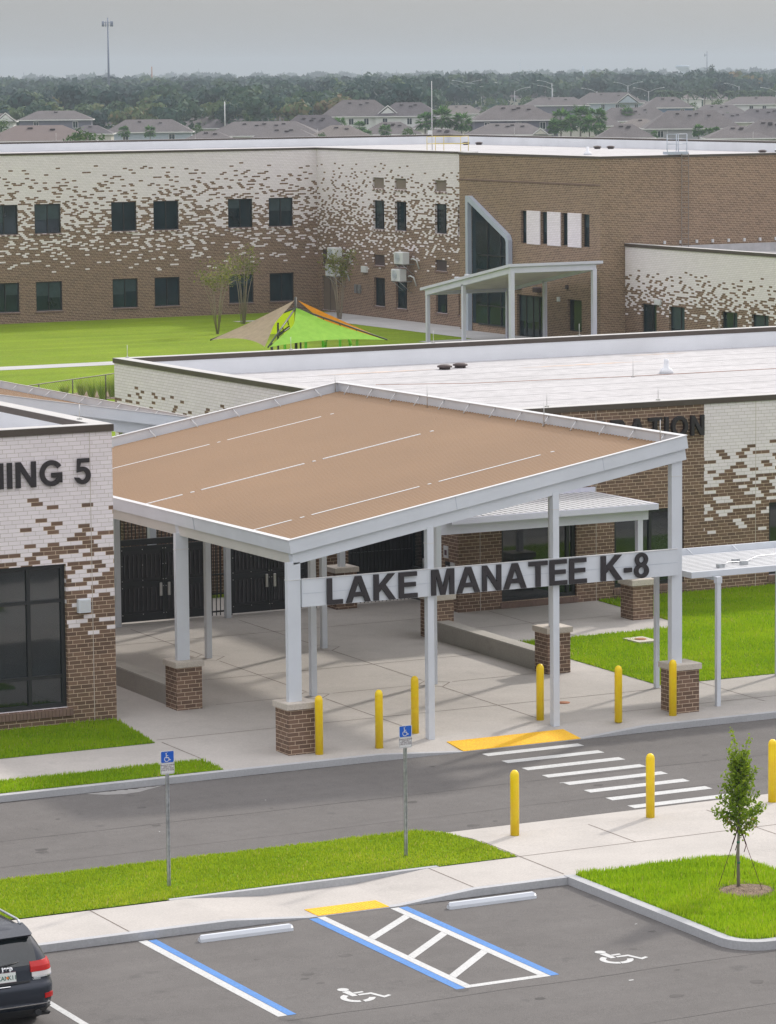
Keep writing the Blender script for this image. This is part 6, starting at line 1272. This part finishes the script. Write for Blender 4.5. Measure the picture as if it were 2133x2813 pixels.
# ------------------------------------------------------------------ the wood behind the estate: one mass of crowns
def forest():
    V, U = [], []; rg = np.random.default_rng(21)
    def crown(x, y, h, r, n, size, tone):
        k = 6; L_ = rg.normal(size=(k, 3)); L_ /= np.linalg.norm(L_, axis=1)[:, None]; L_[:, 2] = np.abs(L_[:, 2])*.8; cen = np.array([x, y, h*.62])+L_*np.array([r*.6, r*.6, h*.30])
        idx = rg.integers(0, k, n); d = rg.normal(size=(n, 3)); d /= np.linalg.norm(d, axis=1)[:, None]; P = cen[idx]+d*np.array([r*.5, r*.5, h*.16])*(.6+.45*rg.random(n))[:, None]; P[:, 2] = np.maximum(P[:, 2], .3)
        nb = n//5; P[:nb, 2] *= rg.random(nb)
        nrm = d+.35*rg.normal(size=(n, 3)); nrm /= np.linalg.norm(nrm, axis=1)[:, None]; a = np.cross(nrm, rg.normal(size=(n, 3))); a /= np.linalg.norm(a, axis=1)[:, None]; b = np.cross(nrm, a); s_ = (size*(.6+.8*rg.random(n)))[:, None]
        V.append(np.stack([P-a*s_, P+b*s_*.8, P+a*s_, P-b*s_*.8], 1).reshape(-1, 3).astype(np.float32)); U.append(np.clip(tone+rg.normal(scale=.055, size=n), 0, 1))
    def band(u0, u1, d0, d1, sp, hmin, hmax, n, size, tone):
        d = d0
        while d < d1:
            step = sp*(1+.0*d); wpx = sp/d*F_PX; u = u0+rg.uniform(0, wpx)
            while u < u1:
                g = side_px(u, d+rg.uniform(-sp*.5, sp*.5)); lump = .5+.5*math.sin(g.x*.021+1.3*math.sin(g.y*.013)); h = hmin+(hmax-hmin)*(.6*rg.random()+.4*lump); r = h*rg.uniform(.36, .62)
                crown(g.x, g.y, h, r, n, size, np.clip(tone+.60*(rg.random()-.5)+.22*(lump-.5)+(.30 if rg.random() < .035 else 0), 0, 1)); u += wpx*rg.uniform(.75, 1.3)
            d += sp*rg.uniform(.85, 1.2)
    band(-420, 1000, 915, 1010, 15, 6, 11.5, 420, .62, .58)
    band(-420, 1180, 1020, 1250, 19, 8, 15.5, 360, .8, .42)
    band(-420, 1330, 1260, 1700, 21, 10, 16.2, 150, 1.15, .36)
    band(1180, 2650, 1430, 1720, 21, 8, 16.5, 240, 1.0, .42)
    band(-500, 2700, 1720, 2500, 26, 12, 17.0, 70, 1.6, .34)
    band(-600, 2800, 2550, 4200, 75, 12, 17.0, 70, 3.2, .34)
    band(-700, 2900, 4300, 7000, 170, 13, 18.5, 70, 7.0, .34)
    band(1880, 2010, 1600, 1750, 9, 13, 17.5, 110, .9, .36)
    o = fast_mesh('forest', np.concatenate(V), 4, 'leaf_forest', uvx=np.concatenate(U), kind='stuff'); o['label'] = 'dense mixed wood stretching to the hazy horizon behind the houses'
forest()

# ------------------------------------------------------------------ lamps, masts and towers
def z_at(u, v, dist):
    d = CF + CR*((u-CX)/F_PX) - CU*((v-CY)/F_PX); return CAM_H + d.z*dist/math.hypot(d.x, d.y)
def lamp(u, v, dist, arms, label):
    g = side_px(u, dist); H = z_at(u, v, dist)+1.2; t = thing('street_lamp', label, 'street lamp', (g.x, g.y, .2), 'street lamps of the estate road'); r = Vector((CR.x, CR.y, 0)).normalized()
    mb = MB(); mb.tube((g.x, g.y, .1), (g.x, g.y, H-1.2), .14, .10, 8); mb.build('pole', 'galv', t)
    for s_ in arms:
        e = Vector((g.x, g.y, 0))+r*s_*5.0; mb = MB(); mb.path([(g.x, g.y, H-1.6), tuple(Vector((g.x, g.y, H-.5))+r*s_*2.4), (e.x, e.y, H)], .085, 6); a = mb.build('arm', 'galv', t)
        mb = MB(); e2 = e+r*s_*.8; mb.tube((e.x, e.y, H), (e2.x, e2.y, H+.03), .13, .09, 6); mb.build('lamp_head', 'ac_body', a)
for q in [(1330, 236, 1330, (-1, 1), 'double armed street lamp beside the conical trees'), (1291, 229, 1400, (-1, 1), 'farther double armed street lamp left of the near one'), (1025, 233, 1405, (-1, 1), 'double armed street lamp before the wood left of the pole'), (1420, 249, 1345, (1,), 'single armed street lamp before the far brown roofed house'), (1523, 243, 1345, (-1,), 'street lamp with left arm, before the charcoal roof'), (1521, 229, 1405, (-1,), 'farther street lamp behind the charcoal roof'),
          (1643, 251, 1345, (-1,), 'street lamp with left arm above the pale blue gabled house'), (1727, 234, 1405, (-1, 1), 'double armed street lamp before the right tree line'), (1783, 250, 1345, (-1, 1), 'double armed street lamp left of the royal palms'), (2028, 237, 1405, (-1,), 'street lamp among the royal palms'), (2128, 249, 1345, (-1,), 'street lamp at the right picture edge')]: lamp(*q)
def mast(name, label, cat, u, v, dist, r0, r1, mat='galv', v0=None, grp=None):
    g = side_px(u, dist); zb = .2; mb = MB(); mb.tube((g.x, g.y, zb), (g.x, g.y, z_at(u, v, dist)), r0, r1, 8); return tag(mb.build(name, mat, origin=(g.x, g.y, zb)), label, cat, grp)
plain('tower_blue', (.15, .18, .26), .6); plain('tank_blue', (.36, .44, .55), .6)
CT = side_px(321, 1500); t = thing('cell_tower', 'tall tapering cell tower with a ring of antenna panels, above the wood at the left', 'cell tower', (CT.x, CT.y, .2)); zt = z_at(317, 48, 1500)
mb = MB(); mb.tube((CT.x, CT.y, .2), (CT.x, CT.y, zt), .62, .24, 12); mb.build('tower_shaft', 'tower_blue', t)
za = z_at(317, 65, 1500); r = Vector((CR.x, CR.y, 0)).normalized(); fw_ = Vector((CF.x, CF.y, 0)).normalized()
for k in range(3):
    a = 2*PI*k/3+.35; dr = r*math.cos(a)+fw_*math.sin(a); sdv = r*-math.sin(a)+fw_*math.cos(a); c = Vector((CT.x, CT.y, 0))+dr*1.5; mb = MB()
    mb.tube((CT.x, CT.y, za+.5), (c.x, c.y, za+.5), .08, n=5); mb.tube((CT.x, CT.y, za-.6), (c.x, c.y, za-.6), .08, n=5)
    for zz in (.5, -.6): mb.tube(tuple(c-sdv*1.7+Vector((0, 0, za+zz))), tuple(c+sdv*1.7+Vector((0, 0, za+zz))), .07, n=5)
    fr = mb.build('antenna_frame', 'tower_blue', t)
    for f in (-1.6, -.5, .6, 1.6): p = c+sdv*f+dr*.15; mb = MB(); mb.tube((p.x, p.y, za-1.15), (p.x, p.y, za+1.05), .17, n=6); mb.build('antenna_panel', 'tower_blue', fr)
WT = side_px(1875, 5200); zt = z_at(1875, 179, 5200); mb = MB(); mb.lathe((WT.x, WT.y, .2), [(4.2, 0), (4.0, zt-9), (4.4, zt-8), (8.6, zt-5.2), (10.3, zt-3), (10.3, zt-1.2), (9, zt-.3), (.1, zt)], 22); tag(mb.build('water_tower', 'tank_blue', origin=(WT.x, WT.y, .2)), 'pale blue water tower on the horizon at the right', 'water tower')
for (u, v, d, a, b, mt, lb) in [(438, 183, 2400, .55, .35, 'rust', 'short brown mast above the wood right of the cell tower'), (565, 188, 2600, .2, .12, 'tower_blue', 'thin mast on the horizon in the left third, right of the brown mast'), (1007, 174, 5000, .9, .3, 'tank_blue', 'faint lattice mast on the horizon near the middle'), (1435, 160, 5200, .5, .25, 'tank_blue', 'faint very thin tall mast on the horizon right of the middle'), (1606, 181, 4800, 2.0, 1.2, 'tank_blue', 'faint blue chimney on the horizon'), (1813, 189, 2600, .22, .12, 'tower_blue', 'thin pole on the horizon left of the water tower'), (1990, 189, 2600, .22, .12, 'tower_blue', 'thin pole on the horizon right of the tallest pine'), (2075, 185, 2600, .22, .12, 'tower_blue', 'thin pole on the horizon near the right edge'), (91, 198, 2600, .25, .15, 'tower_blue', 'thin pole on the horizon at the far left'), (312, 190, 2700, .22, .14, 'tower_blue', 'thin pole just left of the cell tower foot'), (735, 192, 3000, .25, .15, 'tower_blue', 'thin pole on the horizon at the second quarter'), (1459, 190, 2800, .22, .14, 'tower_blue', 'thin dark pole right of the faint tall mast'),
        (1100, 191, 3000, .22, .14, 'tower_blue', 'thin pole on the horizon just right of the middle')]:
    mast('radio_mast', lb, 'mast', u, v, d, a, b, mt, grp='distant masts on the horizon')
g = side_px(1941, 2000); zt = z_at(1941, 141, 2000); t = thing('radio_tower', 'slim radio tower with top antenna rising behind the tallest pine', 'radio tower', (g.x, g.y, .2)); mb = MB(); mb.tube((g.x, g.y, .2), (g.x, g.y, zt), .35, .16, 8); mb.build('tower_shaft', 'tower_blue', t)
mb = MB(); c = Vector((g.x, g.y, zt-2.0)); mb.tube(tuple(c-r*1.2), tuple(c+r*.2), .14, n=6); mb.tube(tuple(c-r*1.2+Vector((0, 0, -.8))), tuple(c-r*1.2+Vector((0, 0, .8))), .2, n=6); mb.build('antenna', 'tower_blue', t)
for (u, v, d, lb) in ((634, 279, 890, 'white pole among the brown roofs in the left half'), (1315, 254, 1300, 'short pale pole left of the double armed street lamp')): mast('utility_pole', lb, 'pole', u, v, d, .16, .13, 'sign_white', grp='pale poles among the houses')
# ------------------------------------------------------------------ dark suv at the left edge, nose to the kerb
def suv():
    cx, yr, zg = 22.35, 56.32, gz(57.5); Lg = 4.82
    t = thing('parked_suv', 'dark grey blue suv parked nose in, its rear corner cut by the left picture edge', 'car', (cx, yr+Lg/2, zg))
    # level: z, half width, rear inset, front inset, corner radius
    LV = [(.28, .86, .16, .22, .22), (.40, .93, .05, .08, .28), (.58, .955, .0, .02, .30), (.74, .965, .0, .0, .30), (.80, .965, .015, .0, .30), (.86, .955, .075, .03, .28), (.98, .95, .10, .10, .27), (1.12, .935, .125, .30, .26), (1.17, .915, .15, 1.20, .25), (1.30, .865, .225, 1.50, .25), (1.45, .795, .32, 1.80, .25), (1.58, .725, .42, 2.02, .25), (1.66, .67, .50, 2.16, .26), (1.715, .58, .66, 2.36, .30), (1.745, .44, .95, 2.60, .34)]
    NS = 44
    def lev(z):
        for a, b in zip(LV[:-1], LV[1:]):
            if a[0] <= z <= b[0]: f = (z-a[0])/(b[0]-a[0]); return [a[i]+(b[i]-a[i])*f for i in range(5)]
        return list(LV[-1])
    def outline(z):
        _, hw, ri, fi, r = lev(z); y0, y1 = yr+ri, yr+Lg-fi; P = []
        for (qx, qy, a0) in ((cx+hw-r, y0+r, -90), (cx+hw-r, y1-r, 0), (cx-hw+r, y1-r, 90), (cx-hw+r, y0+r, 180)):
            for k in range(NS//4): P.append((qx+r*math.cos(math.radians(a0+90*k/(NS//4-1))), qy+r*math.sin(math.radians(a0+90*k/(NS//4-1)))))
        return P
    def onrear(x, z, o=0.0):
        """point on the rear surface at lateral offset x from the centre line; o outward"""
        _, hw, ri, fi, r = lev(z); y0 = yr+ri; s_ = 1 if x >= 0 else -1; ax_ = abs(x); crown = .05*(ax_/hw)**2
        if ax_ <= hw-r: return (cx+x, y0-o+crown, zg+z)
        th = math.asin(min(1, (ax_-(hw-r))/r)); return (cx+s_*(hw-r+(r+o)*math.sin(th)), y0+r-(r+o)*math.cos(th)+crown*(1-th/1.6), zg+z)
    zs = [.28, .34, .40, .5, .58, .66, .74, .80, .83, .86, .92, .98, 1.05, 1.12, 1.17, 1.23, 1.30, 1.38, 1.45, 1.52, 1.58, 1.62, 1.66, 1.69, 1.715, 1.735, 1.745]
    mb = MB(); rs = []
    for z in zs:
        o = outline(z); o2 = []
        for (x, y) in o:
            hw = lev(z)[1]
            if y < yr+1.0: y += .05*(abs(x-cx)/hw)**2*(1 if y < yr+.75 else .3)
            o2.append((x, y, zg+z))
        rs.append(o2)
    mb.rings(rs, True, True); body = mb.build('body', 'car_paint', t)
    def patch(name, mat, x0, x1, z0, z1, o, parent, nx=10, nz=5, shear=0.0, thick=.0):
        mb = MB(); F = [[onrear(x0+(x1-x0)*i/nx, z0+(z1-z0)*j/nz + shear*i/nx, o) for i in range(nx+1)] for j in range(nz+1)]; Bk = [[onrear(x0+(x1-x0)*i/nx, z0+(z1-z0)*j/nz + shear*i/nx, -.02) for i in range(nx+1)] for j in range(nz+1)]
        for j in range(nz):
            for i in range(nx): mb.poly([F[j][i], F[j][i+1], F[j+1][i+1], F[j+1][i]], True)
        for i in range(nx): mb.poly([F[0][i], Bk[0][i], Bk[0][i+1], F[0][i+1]]); mb.poly([F[nz][i], F[nz][i+1], Bk[nz][i+1], Bk[nz][i]])
        for j in range(nz): mb.poly([F[j][0], F[j+1][0], Bk[j+1][0], Bk[j][0]]); mb.poly([F[j][nx], Bk[j][nx], Bk[j+1][nx], F[j+1][nx]])
        return mb.build(name, mat, parent)
    gl = patch('rear_window', 'glass', -.64, .64, 1.15, 1.575, .006, t, 16, 8)
    mb = MB(); mb.path([onrear(-.06, 1.185, .03), onrear(.14, 1.205, .03), onrear(.30, 1.225, .02)], [.016, .012, .006], 6); mb.build('wiper', 'car_trim', gl)
    # roof spoiler
    mb = MB(); rs = []
    for x, k in ((-.66, .3), (-.60, .8), (0, 1), (.60, .8), (.66, .3)):
        rs.append([(cx+x, yr+.66, zg+1.60), (cx+x, yr+.50-.20*k, zg+1.605), (cx+x, yr+.48-.20*k, zg+1.635), (cx+x, yr+.60, zg+1.69), (cx+x, yr+.85, zg+1.735)])
    mb.rings(rs, True, False); mb.build('spoiler', 'car_paint', t)
    for s_ in (-1, 1):
        mb = MB(); mb.path([(cx+s_*.60, yr+.80, zg+1.72), (cx+s_*.61, yr+.95, zg+1.775), (cx+s_*.60, yr+2.4, zg+1.79), (cx+s_*.58, yr+2.6, zg+1.75)], .022, 6); mb.build('roof_rail', 'galv', t)
        li = patch('tail_light', 'lamp_red', s_*.50, s_*.935, 1.035, 1.205, .014, t, 12, 4); patch('reversing_lens', 'lamp_clear', s_*.52, s_*.925, .955, 1.03, .012, li, 12, 2); patch('lamp_trim', 'chrome', s_*.54, s_*.92, .935, .953, .016, li, 12, 1)
        patch('reflector', 'lamp_red', s_*.72, s_*.90, .575, .655, .012, t, 6, 2)
        mb = MB(); mb.tube((cx+s_*.60, yr+.03, zg+.33), (cx+s_*.60, yr+.3, zg+.33), .055, n=12); mb.build('tailpipe', 'car_trim', t)
        # side windows and wheels
        mb = MB(); X = lambda z: cx+s_*(lev(z)[1]+.004)
        mb.poly([(X(1.19), yr+.75, zg+1.19), (X(1.19), yr+3.3, zg+1.19), (X(1.56), yr+2.7, zg+1.56), (X(1.56), yr+.85, zg+1.56)]); mb.build('side_window', 'glass', t)
        for yw in (yr+1.02, yr+3.93):
            mb = MB(); xo, xi = cx+s_*.955, cx+s_*.70
            for (xa, xb) in ((xi, xo),): mb.rings([[(x, yw+r*math.cos(a), zg+.37+r*math.sin(a)) for a in [2*PI*k/26*s_ for k in range(26)]] for x, r in ((xa, .33), (xa+s_*.02, .37), (xb-s_*.02, .37), (xb, .33))], True, True)
            wh_ = mb.build('wheel', 'tyre', t)
            mb = MB(); mb.rings([[(x, yw+r*math.cos(a), zg+.37+r*math.sin(a)) for a in [2*PI*k/20*s_ for k in range(20)]] for x, r in ((xo+s_*.004, .25), (xo+s_*.006, .2), (xo-s_*.0, .05))], True, False); mb.build('rim', 'galv', wh_)
        mb = MB(); rs = [[(cx+s_*(.957+o), yw2+r*math.cos(a), zg+.38+r*math.sin(a)) for a in [PI*k/14 for k in range(15)]] for (o, r, yw2) in ((.0, .42, yr+1.02), (.012, .43, yr+1.02), (.012, .49, yr+1.02), (0, .5, yr+1.02))]; mb.rings(rs, False, False, closed=False); mb.build('wheel_arch', 'car_trim', t)
    patch('lower_bumper', 'car_trim', -.90, .90, .30, .40, .012, t, 16, 2); patch('bumper_strip', 'chrome', -.86, .86, .475, .49, .012, t, 16, 1); patch('tailgate_recess', 'car_trim', -.48, .48, .87, .90, .006, t, 10, 1)
    pl = patch('licence_plate', 'plate_white', -.10, .22, .915, 1.075, .012, t, 4, 2)
    patch('plate_border', 'sign_text', -.105, .225, .905, .914, .014, pl, 2, 1); patch('plate_border', 'sign_text', -.105, .225, 1.076, 1.085, .014, pl, 2, 1)
    def rear_text(name, body_, mat, par, x, z, size, bold):
        small_text(name, body_, mat, par, lambda a, b: onrear(x+a, z+b, .016), size, bold=bold)
    rear_text('plate_number', 'KAN', 'plate_green', pl, -.02, .955, .10, .002); rear_text('plate_number', 'K11', 'plate_green', pl, .15, .955, .10, .002)
    mb = MB(); mb.poly([onrear(.06+.022*math.cos(a), .99+.022*math.sin(a), .0165) for a in [2*PI*k/12 for k in range(12)]]); mb.build('plate_fruit', 'orange_mark', pl)
    rear_text('badge_lettering', 'Jeep', 'chrome', t, .07, 1.105, .115, .004); rear_text('trim_lettering', 'LAREDO', 'chrome', t, .60, .905, .04, .001)
    patch('handle_bar', 'chrome', -.10, .10, .84, .85, .014, t, 4, 1)
    mb = MB(); mb.hexa([(cx-.88, yr+.25, zg+.22), (cx+.88, yr+.25, zg+.22), (cx+.88, yr+Lg-.3, zg+.22), (cx-.88, yr+Lg-.3, zg+.22), (cx-.88, yr+.18, zg+.285), (cx+.88, yr+.18, zg+.285), (cx+.88, yr+Lg-.25, zg+.285), (cx-.88, yr+Lg-.25, zg+.285)]); mb.build('underbody', 'car_trim', t)
suv()
HAZE = 0.00019
# ------------------------------------------------------------------ the hazy air
hz, nt, b = nodes_of('haze_air'); nt.nodes.remove(b); pv = nt.nodes.new('ShaderNodeVolumePrincipled'); pv.inputs['Color'].default_value = (0.60, 0.685, 0.76, 1); pv.inputs['Density'].default_value = HAZE; pv.inputs['Anisotropy'].default_value = 0.1
L(nt, pv.outputs[0], nt.nodes['Material Output'].inputs['Volume']); MATS['haze_air'] = hz
mb = MB(); mb.box(-3600, 6600, -500, 8300, -2.2, 60.0); o = mb.build('haze', 'haze_air'); o['kind'] = 'stuff'; o['label'] = 'thin grey haze over the whole place'
S.cycles.volume_bounces = 0; S.cycles.max_bounces = 6; S.cycles.diffuse_bounces = 3; S.cycles.use_denoising = True
S.cycles.denoiser = 'OPENIMAGEDENOISE'; S.cycles.denoising_prefilter = 'NONE'; S.cycles.denoising_input_passes = 'RGB_ALBEDO_NORMAL'
